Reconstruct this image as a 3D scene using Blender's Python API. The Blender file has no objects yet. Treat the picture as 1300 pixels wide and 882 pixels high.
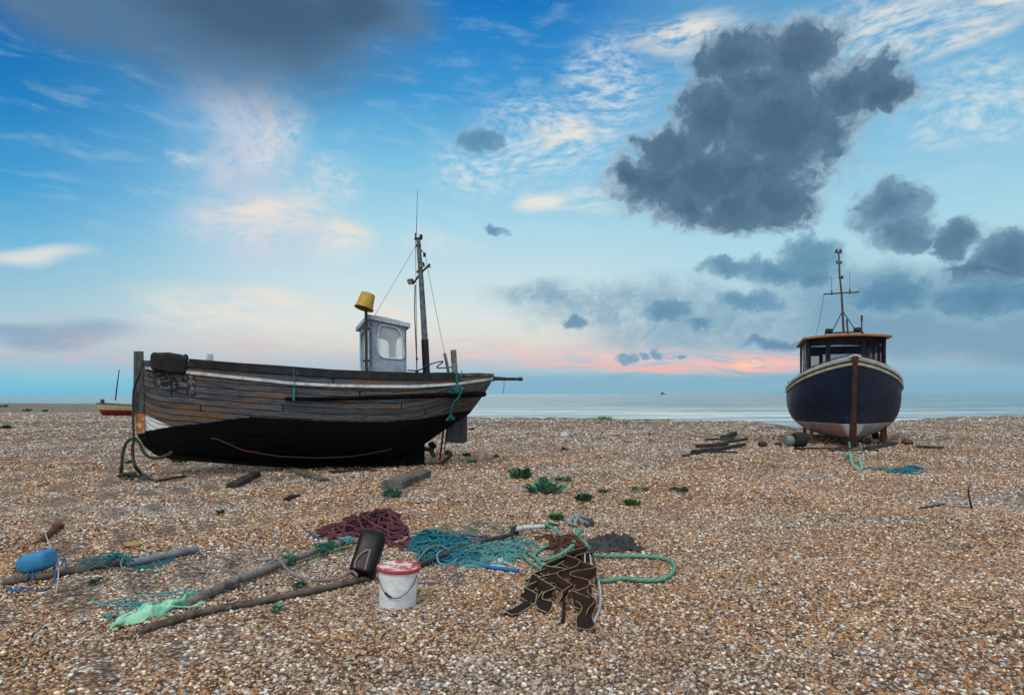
import bpy, math, random
import numpy as np
from mathutils import Vector, Matrix, noise as mnoise
rad = math.radians
C = bpy.context.scene.collection
SC = bpy.context.scene
# ------------------------------------------------------------------ camera
F = 900.0; CH = 1.5; ROLL = -0.0035; PCY = 500.5
cam = bpy.data.cameras.new('camera'); camo = bpy.data.objects.new('camera', cam); C.objects.link(camo)
SC.camera = camo
cam.sensor_width = 36; cam.sensor_fit = 'HORIZONTAL'; cam.lens = 36*F/1300
cam.shift_y = (PCY-441)/1300
cam.clip_start = .05; cam.clip_end = 60000
cr, sr = math.cos(ROLL), math.sin(ROLL)
camo.matrix_world = Matrix(((cr, -sr, 0, 0), (0, 0, -1, 0), (sr, cr, 0, CH), (0, 0, 0, 1)))

def P(px, py, Y):
    """point at depth Y (metres in front of the camera) seen at photo pixel"""
    xc = (px-650)/F; yc = (PCY-py)/F
    return Vector(((xc*cr-yc*sr)*Y, Y, CH+(xc*sr+yc*cr)*Y))
def zat(x, y, py):
    return P(650+F*x/y, py, y).z
def pxof(x, y, z=1.5):
    X = x; Z = z-CH
    return 650+F*(X*cr+Z*sr)/y, PCY-F*(-X*sr+Z*cr)/y
def gh(x, y):
    r = math.hypot(x, y)
    k = min(1, max(0, (r-2)/4))*max(0, min(1, (60-r)/30))
    rg = .11*math.sin(y*.55+.8*math.sin(x*.12)+x*.06)*max(0, min(1, (r-24)/6))*max(0, min(1, (60-r)/20))
    return rg+k*(.035*math.sin(x*.55+1.3)*math.sin(y*.6+.4)+.02*math.sin(x*1.3+y*.9)+.012*math.sin(x*2.9-y*2.1))
def G(px, py, lift=0.0, on=True):
    xc = (px-650)/F; yc = (PCY-py)/F
    dz = xc*sr+yc*cr
    Y = CH/max(-dz, 1e-3)
    v = P(px, py, Y)
    for _ in range(3):
        z0 = gh(v.x, v.y); Y = (CH-z0)/max(-dz, 1e-3); v = P(px, py, Y)
    return Vector((v.x, v.y, gh(v.x, v.y)+lift))
def interp(c, x):
    xs = [a[0] for a in c]; ys = [a[1] for a in c]
    return float(np.interp(x, xs, ys))
def sm(a, b, x):
    t = max(0., min(1., (x-a)/(b-a))); return t*t*(3-2*t)

# ------------------------------------------------------------------ node helper
class NT:
    def __init__(s, tree): s.t = tree; s.n = tree.nodes; s.l = tree.links
    def put(s, sock, v):
        if v is None: return
        if hasattr(v, 'is_output'): s.l.new(v, sock)
        else:
            if sock.type == 'RGBA' and len(v) == 3: v = (*v, 1)
            sock.default_value = v
    def m(s, op, a, b=None, c=None, clamp=False):
        n = s.n.new('ShaderNodeMath'); n.operation = op; n.use_clamp = clamp
        for i, v in enumerate((a, b, c)): s.put(n.inputs[i], v)
        return n.outputs[0]
    def add(s, a, b): return s.m('ADD', a, b)
    def sub(s, a, b): return s.m('SUBTRACT', a, b)
    def mul(s, a, b): return s.m('MULTIPLY', a, b)
    def ss(s, a, b, x):
        n = s.n.new('ShaderNodeMapRange'); n.interpolation_type = 'SMOOTHSTEP'
        s.put(n.inputs[0], x); s.put(n.inputs[1], a); s.put(n.inputs[2], b)
        return n.outputs[0]
    def lin(s, x, a, b, c, d):
        n = s.n.new('ShaderNodeMapRange'); s.put(n.inputs[0], x)
        for i, v in enumerate((a, b, c, d)): n.inputs[i+1].default_value = v
        return n.outputs[0]
    def v(s, op, a, b=None, c=None):
        n = s.n.new('ShaderNodeVectorMath'); n.operation = op
        for i, q in enumerate((a, b, c)):
            if q is not None: s.put(n.inputs[i], q)
        return n.outputs[1] if op in ('LENGTH', 'DISTANCE', 'DOT_PRODUCT') else n.outputs[0]
    def vsc(s, a, k):
        n = s.n.new('ShaderNodeVectorMath'); n.operation = 'SCALE'; s.put(n.inputs[0], a); s.put(n.inputs['Scale'], k); return n.outputs[0]
    def xyz(s, a):
        n = s.n.new('ShaderNodeSeparateXYZ'); s.put(n.inputs[0], a); return n.outputs
    def vec(s, x, y, z=0.0):
        n = s.n.new('ShaderNodeCombineXYZ')
        for i, q in enumerate((x, y, z)): s.put(n.inputs[i], q)
        return n.outputs[0]
    def noise(s, v, scale, detail=4, rough=.55, dist=0., col=False):
        n = s.n.new('ShaderNodeTexNoise'); s.put(n.inputs['Vector'], v)
        n.inputs['Scale'].default_value = scale; n.inputs['Detail'].default_value = detail
        n.inputs['Roughness'].default_value = rough; n.inputs['Distortion'].default_value = dist
        return n.outputs[1] if col else n.outputs[0]
    def vor(s, v, scale, out='Distance', feat='F1', rnd=1.):
        n = s.n.new('ShaderNodeTexVoronoi'); n.feature = feat; s.put(n.inputs['Vector'], v)
        n.inputs['Scale'].default_value = scale; n.inputs['Randomness'].default_value = rnd
        return n.outputs[out] if out != 'both' else (n.outputs['Distance'], n.outputs['Color'])
    def wn(s, v):
        n = s.n.new('ShaderNodeTexWhiteNoise'); s.put(n.inputs[0], v); return n.outputs[0]
    def mix(s, f, a, b, mode='MIX'):
        n = s.n.new('ShaderNodeMix'); n.data_type = 'RGBA'; n.blend_type = mode; n.clamp_factor = True
        s.put(n.inputs[0], f); s.put(n.inputs[6], a); s.put(n.inputs[7], b); return n.outputs[2]
    def ramp(s, f, stops, interp='LINEAR'):
        n = s.n.new('ShaderNodeValToRGB'); s.put(n.inputs[0], f); r = n.color_ramp; r.interpolation = interp
        while len(r.elements) < len(stops): r.elements.new(0.5)
        while len(r.elements) > len(stops): r.elements.remove(r.elements[-1])
        for e, (p, c) in zip(r.elements, stops):
            e.position = p; e.color = (*c, 1) if len(c) == 3 else c
        return n.outputs[0]
    def attr(s, name, out='Fac'):
        n = s.n.new('ShaderNodeAttribute'); n.attribute_name = name; return n.outputs[out]
    def obj(s): return s.n.new('ShaderNodeTexCoord').outputs['Object']
    def pos(s): return s.n.new('ShaderNodeNewGeometry').outputs['Position']
    def uv(s, name='UVMap'):
        n = s.n.new('ShaderNodeUVMap'); n.uv_map = name; return n.outputs[0]
    def bump(s, h, strength=.5, dist=.01):
        n = s.n.new('ShaderNodeBump'); s.put(n.inputs['Height'], h)
        n.inputs['Strength'].default_value = strength; n.inputs['Distance'].default_value = dist
        return n.outputs[0]
def newmat(name):
    m = bpy.data.materials.new(name); m.use_nodes = True
    t = NT(m.node_tree); b = m.node_tree.nodes['Principled BSDF']
    return m, t, b
def setb(t, b, col=None, rough=.6, metal=0., spec=.4, normal=None):
    t.put(b.inputs['Base Color'], col); t.put(b.inputs['Roughness'], rough)
    t.put(b.inputs['Metallic'], metal); t.put(b.inputs['Specular IOR Level'], spec)
    if normal is not None: t.put(b.inputs['Normal'], normal)
def worn(name, c1, c2, scale=8., rough=.6, c3=None, bump=.3, stretch=(1, 1, 1), thr=(.45, .6), metal=0., spec=.25, thr3=(.6, .68)):
    """paint / wood / metal with wear patches"""
    m, t, b = newmat(name)
    o = t.v('MULTIPLY', t.obj(), stretch)
    n1 = t.noise(o, scale, 6, .65)
    col = t.mix(t.ss(thr[0], thr[1], n1), c1, c2)
    n2 = t.noise(o, scale*4, 5, .7)
    if c3: col = t.mix(t.ss(thr3[0], thr3[1], t.noise(t.v('ADD', o, (7, 3, 1)), scale*1.7, 7, .7)), col, c3)
    col = t.mix(t.lin(n2, .3, .7, 0, .35), col, (c1[0]*.4, c1[1]*.4, c1[2]*.4))
    setb(t, b, col, t.lin(n2, .3, .7, rough-.1, min(1, rough+.15)), metal, spec, t.bump(t.add(n2, t.mul(n1, .6)), bump, .006))
    return m
def rope_mat(name, a, bcol, freq=40., turns=1., sharp=.5, dirt=(.12, .1, .07), dirtamt=.3):
    m, t, b = newmat(name)
    u = t.xyz(t.uv())
    ph = t.m('FRACT', t.add(t.mul(u[0], freq), t.mul(u[1], turns)))
    st = t.m('ABSOLUTE', t.sub(ph, .5))
    mask = t.ss(sharp*.5-.06, sharp*.5+.06, st)
    col = t.mix(mask, a, bcol)
    n = t.noise(t.obj(), 9, 5, .6)
    col = t.mix(t.mul(t.ss(.4, .7, n), dirtamt), col, dirt)
    f = t.noise(t.obj(), 160, 3, .6)
    col = t.mix(t.lin(f, .3, .7, 0, .45), col, (a[0]*.35, a[1]*.35, a[2]*.35))
    setb(t, b, col, .85, 0, .15, t.bump(t.add(t.m('SINE', t.mul(ph, 3.14159)), t.mul(f, .4)), .7, .004))
    return m

# ------------------------------------------------------------------ mesh helper
class MB:
    def __init__(s): s.v = []; s.f = []; s.uv = {}; s.m = []
    def add(s, vs, fs, uvs=None, mi=0):
        o = len(s.v); s.v += [tuple(q) for q in vs]
        for i, f in enumerate(fs):
            if uvs: s.uv[len(s.f)] = uvs[i]
            s.f.append(tuple(o+k for k in f)); s.m.append(mi)
        return s
    def box(s, c, size, R=None, bev=0., taper=1., mi=0):
        hx, hy, hz = size[0]/2, size[1]/2, size[2]/2
        c = Vector(c)
        if bev <= 0:
            vs = [Vector((x*hx*(taper if z > 0 else 1), y*hy*(taper if z > 0 else 1), z*hz)) for z in (-1, 1) for x, y in ((-1, -1), (1, -1), (1, 1), (-1, 1))]
            fs = [(3, 2, 1, 0), (4, 5, 6, 7), (0, 1, 5, 4), (1, 2, 6, 5), (2, 3, 7, 6), (3, 0, 4, 7)]
        else:
            b = min(bev, hx*.9, hy*.9, hz*.9); vs = []; fs = []
            rings = [(-hz, b), (-hz+b, 0), (hz-b, 0), (hz, b)]
            for z, ins in rings:
                k = taper if z > 0 else 1
                X, Y = hx-ins, hy-ins; bb = b*.7 if ins == 0 else b*.5
                for q in ((-X+bb, -Y), (X-bb, -Y), (X, -Y+bb), (X, Y-bb), (X-bb, Y), (-X+bb, Y), (-X, Y-bb), (-X, -Y+bb)):
                    vs.append(Vector((q[0]*k, q[1]*k, z)))
            for r in range(3):
                for i in range(8):
                    j = (i+1) % 8; fs.append((r*8+i, r*8+j, r*8+8+j, r*8+8+i))
            fs.append(tuple(range(7, -1, -1))); fs.append(tuple(range(24, 32)))
        if R is not None: vs = [R @ q for q in vs]
        return s.add([q+c for q in vs], fs, mi=mi)
    def tube(s, pts, r, seg=8, cap=True, closed=False, flat=1., mi=0):
        pts = [Vector(p) for p in pts]; n = len(pts)
        rr = r if hasattr(r, '__len__') else [r]*n
        vs = []; fs = []; uvs = []
        up = Vector((0, 0, 1)); L = 0; Ls = [0]
        T0 = (pts[1]-pts[0]).normalized()
        if abs(T0.dot(up)) > .9: up = Vector((1, 0, 0))
        nx = T0.cross(up).normalized()
        for i in range(n):
            if closed: T = (pts[(i+1) % n]-pts[i-1])
            else: T = pts[min(i+1, n-1)]-pts[max(i-1, 0)]
            if T.length < 1e-9: T = T0
            T.normalize()
            nx = nx-T*nx.dot(T)
            if nx.length < 1e-6: nx = T.orthogonal()
            nx.normalize(); ny = T.cross(nx)
            for k in range(seg):
                a = 2*math.pi*k/seg
                vs.append(pts[i]+(nx*math.cos(a)+ny*math.sin(a)*flat)*rr[i])
            if i: L += (pts[i]-pts[i-1]).length; Ls.append(L)
        rng = n if closed else n-1
        for i in range(rng):
            j = (i+1) % n; l0 = Ls[i]; l1 = Ls[j] if j else L+(pts[0]-pts[-1]).length
            for k in range(seg):
                k2 = (k+1) % seg
                fs.append((i*seg+k, i*seg+k2, j*seg+k2, j*seg+k))
                uvs.append(((l0, k/seg), (l0, (k+1)/seg), (l1, (k+1)/seg), (l1, k/seg)))
        if cap and not closed:
            fs.append(tuple(range(seg-1, -1, -1))); uvs.append(tuple((0, 0) for _ in range(seg)))
            fs.append(tuple((n-1)*seg+k for k in range(seg))); uvs.append(tuple((L, 0) for _ in range(seg)))
        return s.add(vs, fs, uvs, mi)
    def lathe(s, prof, seg=32, M=None, sx=1., sy=1., cap=True, mi=0):
        vs = []; fs = []
        for r, z in prof:
            for k in range(seg):
                a = 2*math.pi*k/seg; vs.append(Vector((r*math.cos(a)*sx, r*math.sin(a)*sy, z)))
        for i in range(len(prof)-1):
            for k in range(seg):
                k2 = (k+1) % seg; fs.append((i*seg+k, i*seg+k2, (i+1)*seg+k2, (i+1)*seg+k))
        if cap:
            fs.append(tuple(range(seg-1, -1, -1))); fs.append(tuple((len(prof)-1)*seg+k for k in range(seg)))
        if M is not None: vs = [M @ q for q in vs]
        return s.add(vs, fs, mi=mi)
    def grid(s, rows, closed=False, mi=0, uvf=None, flip=False):
        nr = len(rows); nc = len(rows[0]); vs = [q for r in rows for q in r]; fs = []; uvs = [] if uvf else None
        for i in range(nr-1):
            for k in range(nc if closed else nc-1):
                k2 = (k+1) % nc
                f = (i*nc+k, i*nc+k2, (i+1)*nc+k2, (i+1)*nc+k)
                uq = None
                if uvf: uq = (uvf(i, k), uvf(i, k+1), uvf(i+1, k+1), uvf(i+1, k))
                if flip: f = f[::-1]; uq = uq[::-1] if uq else None
                fs.append(f)
                if uvf: uvs.append(uq)
        return s.add(vs, fs, uvs, mi)
    def prism(s, poly, depthvec, mi=0):
        n = len(poly); a = [Vector(q) for q in poly]; d = Vector(depthvec)
        fs = [tuple(range(n)), tuple(range(2*n-1, n-1, -1))]
        for i in range(n):
            j = (i+1) % n; fs.append((j, i, n+i, n+j))
        return s.add(a+[q+d for q in a], fs, mi=mi)
    def build(s, name, mat, parent=None, smooth=True, angle=40, origin=None, col=None):
        me = bpy.data.meshes.new(name)
        vs = s.v
        if parent is not None and origin is None: origin = parent_origin(parent)
        if origin is None:
            xs = np.array(vs); origin = Vector(((xs[:, 0].min()+xs[:, 0].max())/2, (xs[:, 1].min()+xs[:, 1].max())/2, xs[:, 2].min()))
            own = True
        else: own = parent is None
        o3 = Vector(origin)
        me.from_pydata([(q[0]-o3.x, q[1]-o3.y, q[2]-o3.z) for q in vs], [], s.f)
        if s.uv:
            ul = me.uv_layers.new(name='UVMap'); d = [0.]*(2*len(me.loops))
            for pi, poly in enumerate(me.polygons):
                u = s.uv.get(pi)
                if u:
                    for k, li in enumerate(poly.loop_indices): d[2*li], d[2*li+1] = u[k]
            ul.data.foreach_set('uv', d)
        mats = mat if isinstance(mat, (list, tuple)) else [mat]
        for mm in mats: me.materials.append(mm)
        if len(mats) > 1: me.polygons.foreach_set('material_index', s.m)
        me.validate(); 
        if smooth:
            me.polygons.foreach_set('use_smooth', [True]*len(me.polygons))
            try: me.set_sharp_from_angle(angle=rad(angle))
            except Exception: pass
        me.update()
        ob = bpy.data.objects.new(name, me); C.objects.link(ob)
        if parent is not None: ob.parent = parent
        else: ob.location = o3
        return ob
ORG = {}
def parent_origin(p):
    o = Vector((0, 0, 0)); q = p
    while q is not None: o += Vector(q.location); q = q.parent
    return o
def tag(o, label=None, cat=None, group=None, kind=None):
    if label: o['label'] = label
    if cat: o['category'] = cat
    if group: o['group'] = group
    if kind: o['kind'] = kind
    return o
def thing(name, loc, label, cat, group=None):
    o = bpy.data.objects.new(name, None); o.empty_display_size = .1; C.objects.link(o); o.location = loc
    return tag(o, label, cat, group)
def spline(pts, n=8, closed=False):
    pts = [Vector(p) for p in pts]; out = []; N = len(pts)
    rng = N if closed else N-1
    for i in range(rng):
        if closed: a, b, c, d = pts[i-1], pts[i], pts[(i+1) % N], pts[(i+2) % N]
        else: a, b, c, d = pts[max(i-1, 0)], pts[i], pts[i+1], pts[min(i+2, N-1)]
        for k in range(n):
            t = k/n
            out.append(.5*((2*b)+(c-a)*t+(2*a-5*b+4*c-d)*t*t+(3*b-a-3*c+d)*t**3))
    if not closed: out.append(pts[-1])
    return out
def rotz(a): return Matrix.Rotation(a, 3, 'Z')
def frame(d, up=(0, 0, 1)):
    """3x3 with local X along d"""
    x = Vector(d).normalized(); y = Vector(up).cross(x)
    if y.length < 1e-4: y = x.orthogonal()
    y.normalize(); z = x.cross(y)
    return Matrix((x, y, z)).transposed()
# ------------------------------------------------------------------ sky
def s2l(c): return tuple(((q/255)/12.92 if q/255 <= .04045 else ((q/255+.055)/1.055)**2.4) for q in c)
FILL_EL, FILL_AZ = rad(48), rad(200)  # direction of the added fill lamp, also handed to the sky texture
w = bpy.data.worlds.new('World'); SC.world = w; w.use_nodes = True
wt = NT(w.node_tree); bg = w.node_tree.nodes['Background']
def AE(px, py):
    xc = (px-650)/F; yc = (PCY-py)/F
    X = xc*cr-yc*sr; Z = xc*sr+yc*cr
    return math.degrees(math.atan2(X, 1)), math.degrees(math.atan2(Z, math.hypot(X, 1)))
D = wt.n.new('ShaderNodeTexCoord').outputs['Generated']
dx, dy, dz = wt.xyz(D)
az = wt.mul(wt.m('ARCTAN2', dx, dy), 57.29578)
el = wt.mul(wt.m('ARCSINE', dz), 57.29578)
Q = wt.vec(az, el, 0)
# warped coordinates for cloud outlines (degrees)
def warp(vecsock, scale, amp, detail=5, seed=0., sx=1., rough=.6):
    c = wt.noise(wt.v('ADD', wt.v('MULTIPLY', Q, (sx, 1, 1)), (seed, seed*1.7, 0)), scale, detail, rough, col=True)
    c = wt.v('SUBTRACT', c, (.5, .5, .5))
    return wt.v('MULTIPLY_ADD', c, (amp, amp*.8, 0), vecsock)
Wb = warp(warp(Q, .16, 3., 2, 3.), .55, 2.4, 5, 9., rough=.6)       # lumpy
Ws = warp(Q, .12, 7, 2, 21., sx=.45)                      # soft
def blobs(vecs, lst):
    """lst of (px,py,rx,ry) in photo pixels -> min normalised radius"""
    acc = None
    for (px, py, rx, ry) in lst:
        a, e = AE(px, py); a1, e1 = AE(px+rx, py); a0, _ = AE(px-rx, py); _, e2 = AE(px, py-ry); _, e3 = AE(px, py+ry)
        sa = 2/(a1-a0); se = 2/(e2-e3)
        q = wt.v('LENGTH', wt.v('MULTIPLY_ADD', vecs, (sa, se, 0), (-a*sa, -e*se, 0)))
        if acc is None: acc = q
        else:
            n = wt.n.new('ShaderNodeMath'); n.operation = 'SMOOTH_MIN'; wt.put(n.inputs[0], acc); wt.put(n.inputs[1], q); n.inputs[2].default_value = .25
            acc = n.outputs[0]
    return acc
# clear-sky gradient over elevation (0..40 deg), three azimuth versions
e40 = wt.lin(el, 0, 40, 0, 1)
def grad(st): return wt.ramp(e40, [(p/40, s2l(c)) for p, c in st])
gL = grad([(0, (112, 182, 214)), (1.2, (134, 194, 218)), (2.6, (178, 190, 208)), (4, (186, 197, 212)), (6.5, (160, 196, 216)), (10, (116, 182, 218)), (14, (66, 156, 212)), (19, (26, 126, 194)), (24, (22, 104, 174)), (30, (44, 96, 150)), (40, (120, 150, 180))])
gM = grad([(0, (128, 190, 214)), (1., (140, 190, 212)), (2.4, (182, 192, 206)), (4, (222, 212, 208)), (6, (222, 224, 224)), (9, (202, 220, 230)), (13, (174, 212, 232)), (18, (126, 190, 226)), (23, (62, 150, 212)), (29, (20, 116, 194)), (40, (110, 140, 175))])
gR = grad([(0, (112, 166, 192)), (1.5, (150, 186, 206)), (3.5, (166, 190, 208)), (6, (176, 204, 218)), (9, (186, 216, 230)), (13, (166, 208, 230)), (18, (134, 190, 224)), (24, (108, 168, 212)), (30, (92, 150, 200)), (40, (130, 160, 190))])
fL = wt.ss(-37, -14, az); fR = wt.ss(2, 18, az)
sky = wt.mix(fR, wt.mix(fL, gL, gM), gR)
# far behind the camera an added bright overcast serves as unseen fill
def lay(col, c, alpha):
    global sky
    sky = wt.mix(alpha, sky, s2l(c) if isinstance(c, tuple) else c)
# cirrus / wisps
streak = wt.noise(wt.v('MULTIPLY', Ws, (.35, 1.5, 1)), .6, 8, .62, 0.)
fluff = wt.noise(Ws, .42, 8, .62, 0.)
fine = wt.noise(wt.v('MULTIPLY', Ws, (1, 1.6, 1)), 1.3, 6, .62)
def soft(lst, r0, r1, vecs=Ws): return wt.ss(r1, r0, blobs(vecs, lst))
# general thin veil
lay(0, (196, 214, 230), wt.mul(wt.mul(wt.ss(.48, .75, streak), .24), wt.ss(3, 12, el)))
# left-centre pink-white wisps
lay(0, (204, 204, 222), wt.mul(soft([(300, 170, 95, 120), (330, 290, 110, 70), (280, 205, 60, 60)], .1, 1.2), wt.mul(wt.ss(.2, .62, fluff), .9)))
lay(0, (226, 222, 226), wt.mul(soft([(330, 195, 45, 35), (345, 160, 60, 50), (310, 285, 85, 45), (420, 225, 45, 40), (430, 310, 50, 30), (215, 195, 30, 14), (380, 260, 60, 40), (560, 300, 60, 18)], .15, 1.2, Ws), wt.mul(wt.ss(.34, .76, wt.add(wt.mul(fine, .5), wt.mul(fluff, .5))), .95)))
lay(0, (236, 222, 216), wt.mul(soft([(300, 395, 140, 24), (232, 405, 60, 12), (350, 384, 80, 17), (430, 300, 50, 28), (330, 275, 90, 30), (520, 380, 70, 14)], .1, 1.2, Ws), wt.mul(wt.ss(.35, .6, streak), .85)))
lay(0, (236, 226, 222), wt.mul(soft([(50, 342, 110, 13)], .1, 1.1, Ws), .8))
lay(0, (132, 160, 190), wt.mul(soft([(70, 416, 120, 17), (20, 405, 60, 12)], .3, 1.1, Ws), .75))
lay(0, (214, 184, 196), wt.mul(wt.mul(wt.ss(1.6, 2.6, el), wt.ss(5.2, 3.6, el)), wt.mul(wt.ss(.45, .62, streak), .4)))
# mackerel / streaks centre and upper right
m1 = wt.noise(wt.v('MULTIPLY', Ws, (.8, 1.9, 1)), .9, 7, .64)
lay(0, (214, 222, 232), wt.mul(soft([(700, 170, 120, 70), (620, 205, 90, 45), (780, 100, 60, 80), (1080, 60, 260, 70), (1230, 150, 120, 60)], .3, 1.2), wt.mul(wt.ss(.34, .70, m1), .8)))
lay(0, (238, 228, 222), wt.mul(soft([(1060, 42, 170, 24), (880, 30, 90, 30), (1200, 75, 90, 20), (1270, 20, 60, 25), (725, 165, 70, 22), (700, 250, 45, 16), (760, 245, 50, 22)], .2, 1.2), wt.mul(wt.ss(.36, .58, streak), .9)))
# dark top-left bank
lay(0, (90, 120, 152), wt.mul(soft([(290, 20, 290, 135), (120, 30, 170, 60), (470, 10, 110, 75)], .35, 1.15), wt.lin(fluff, .3, .65, .75, 1)))
lay(0, (62, 86, 114), wt.mul(soft([(300, 0, 210, 85), (430, 10, 90, 50)], .25, 1.15), .75))
# stratocumulus in the middle distance
lay(0, (138, 168, 192), wt.mul(soft([(790, 385, 170, 40), (690, 372, 80, 20), (900, 415, 190, 44), (1060, 400, 160, 80)], .25, 1.2, Wb), wt.mul(wt.ss(.2, .62, wt.add(wt.mul(fine, .35), wt.mul(fluff, .65))), .95)))
lay(0, (120, 156, 184), wt.mul(soft([(1190, 400, 190, 72), (1110, 375, 110, 46), (1290, 390, 90, 100)], .45, 1.2, Wb), .9))
lay(0, (150, 182, 204), wt.mul(soft([(1250, 468, 130, 26), (1120, 462, 200, 24), (900, 490, 330, 14)], .4, 1.1, Ws), .8))
# dark cumulus
puff = wt.noise(Wb, 1.0, 8, .66)
def cumulus(lst, edge, body, core, r0=.84, r1=1.04, a=1.):
    global sky
    b = blobs(Wb, lst)
    b = wt.sub(b, wt.mul(wt.sub(puff, .5), .95))
    mask = wt.ss(r1+.05, r0-.04, b)
    shade = wt.add(wt.mul(b, .62), wt.mul(wt.noise(Wb, .3, 4, .55), .72))
    colr = wt.ramp(shade, [(.45, s2l(core)), (.72, s2l(body)), (1., s2l(edge))])
    sky = wt.mix(wt.mul(mask, a), sky, colr)
cumulus([(985, 165, 118, 100), (915, 150, 78, 62), (885, 215, 112, 66), (852, 190, 56, 40), (945, 225, 95, 62), (960, 105, 60, 40), (930, 262, 70, 42), (1070, 118, 84, 56), (940, 72, 70, 44), (1015, 66, 66, 46), (1128, 122, 42, 26), (830, 235, 66, 46), (985, 252, 66, 52), (870, 262, 50, 34), (800, 222, 34, 26)], (168, 188, 208), (88, 116, 144), (70, 98, 126), .74, 1.1, .97)
cumulus([(1130, 268, 52, 38), (1150, 300, 45, 22), (1218, 300, 38, 28), (1285, 318, 48, 34), (1260, 340, 60, 20)], (140, 168, 192), (92, 126, 156), (78, 108, 138), .78, 1.12, .92)
cumulus([(1022, 332, 48, 36), (990, 350, 50, 18), (920, 345, 40, 16), (1130, 372, 70, 30), (1250, 378, 90, 35), (1030, 350, 30, 20)], (140, 174, 198), (98, 142, 174), (84, 128, 160), .8, 1.1, .9)
cumulus([(850, 395, 32, 13), (880, 412, 26, 9), (724, 406, 20, 11), (608, 184, 30, 20), (632, 288, 18, 7), (955, 385, 45, 14), (985, 440, 48, 9)], (140, 172, 198), (100, 144, 178), (90, 132, 166), .7, 1.15, .85)
# sunset glow streaks low right of centre
glow = soft([(930, 462, 120, 20), (780, 456, 170, 18), (640, 448, 120, 10), (1000, 458, 50, 16)], .1, 1.15, Q)
st2 = wt.noise(wt.v('MULTIPLY', Ws, (.16, 1.5, 1)), 1.6, 7, .66, 0.)
lay(0, (240, 196, 194), wt.mul(glow, wt.mul(wt.ss(.36, .58, st2), .9)))
lay(0, (250, 176, 172), wt.mul(soft([(945, 463, 95, 17), (840, 468, 90, 8), (740, 462, 90, 5)], .1, 1.15, Q), wt.mul(wt.ss(.38, .55, st2), .9)))
lay(0, (255, 206, 178), wt.mul(soft([(955, 462, 40, 8)], .1, 1.2, Q), wt.ss(.42, .56, st2)))
cumulus([(797, 451, 15, 7), (822, 452, 10, 6), (845, 449, 12, 8), (862, 455, 8, 4)], (130, 168, 198), (110, 156, 190), (100, 148, 184), .7, 1.2, .85)
lay(0, (132, 174, 202), wt.mul(wt.ss(1.9, 1.1, wt.add(el, wt.mul(wt.sub(st2, .5), 1.4))), wt.mul(wt.ss(-12, 0, az), .8)))
# overhead and behind: bright overcast added out of view to raise the ambient light
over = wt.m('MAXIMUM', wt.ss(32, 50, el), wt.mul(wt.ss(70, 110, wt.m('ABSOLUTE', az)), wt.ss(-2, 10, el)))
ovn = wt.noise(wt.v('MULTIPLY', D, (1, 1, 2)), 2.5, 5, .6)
fill_sky = wt.vsc(wt.mix(ovn, (.95, .92, .88, 1), (.6, .65, .72, 1)), 1.45)
sky = wt.mix(over, sky, fill_sky)
nish = wt.n.new('ShaderNodeTexSky'); nish.sky_type = 'NISHITA'; nish.sun_disc = False
nish.sun_elevation = FILL_EL; nish.sun_rotation = FILL_AZ
sky = wt.v('MULTIPLY', sky, (.95, 1.01, .97))
add = wt.mix(1., sky, wt.vsc(nish.outputs[0], .003), 'ADD')
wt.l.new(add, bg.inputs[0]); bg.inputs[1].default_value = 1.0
w.cycles.sampling_method = 'MANUAL'; w.cycles.sample_map_resolution = 512
fill_sun = bpy.data.lights.new('fill_sun', 'SUN'); fill_suno = bpy.data.objects.new('fill_sun', fill_sun); C.objects.link(fill_suno)  # soft fill lamp added high behind the camera; the real sun is low ahead
fill_sun.energy = 1.5; fill_sun.angle = rad(18); fill_sun.color = (1, .93, .85)
sd = Vector((math.sin(FILL_AZ)*math.cos(FILL_EL), math.cos(FILL_AZ)*math.cos(FILL_EL), math.sin(FILL_EL)))
fill_suno.rotation_euler = sd.to_track_quat('Z', 'Y').to_euler(); fill_suno.location = (0, 0, 30)
SC.view_settings.view_transform = 'Standard'; SC.view_settings.look = 'None'
SC.view_settings.gamma = 1; SC.view_settings.exposure = 0
# ------------------------------------------------------------------ shingle
PAL = [(0, (.035, .022, .016)), (.10, (.11, .055, .03)), (.26, (.26, .13, .055)), (.42, (.35, .21, .105)), (.54, (.24, .16, .11)),
       (.66, (.42, .28, .17)), (.75, (.17, .18, .21)), (.82, (.32, .33, .36)), (.89, (.46, .42, .36)), (.955, (.66, .64, .61)), (1, (.30, .42, .62))]
PALG = [(0, (.04, .035, .03)), (.10, (.10, .085, .075)), (.24, (.22, .15, .11)), (.38, (.26, .22, .19)), (.5, (.16, .17, .20)),
        (.62, (.28, .28, .30)), (.74, (.30, .22, .15)), (.83, (.42, .43, .46)), (.92, (.62, .62, .62)), (1, (.30, .40, .56))]
def pebble_col(t, r, pos):
    a = t.ramp(r, PAL); b = t.ramp(r, PALG)
    x, y, z = t.xyz(pos)
    patch = t.noise(t.vec(t.mul(x, .5), t.mul(y, 1.), 0.), .33, 5, .6, .8)
    far = t.mul(t.ss(8, 40, y), .14)
    k = t.ss(.46, .62, t.add(patch, far))
    c = t.mix(t.mul(k, .8), a, b)
    big = t.noise(t.vec(x, y, 0.), 1.7, 5, .65)
    c = t.v('MULTIPLY', c, (1.32, 1.23, 1.10))
    return t.mix(t.lin(big, .35, .6, .4, 0), c, t.mix(1., c, (.55, .42, .34, 1), 'MULTIPLY'))
gm, t, b = newmat('shingle')
pos = t.pos(); xy = t.v('MULTIPLY', pos, (1, 1, 0))
w1 = t.v('MULTIPLY_ADD', t.noise(xy, 6, 3, .6, col=True), (.05, .05, 0), xy)
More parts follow.
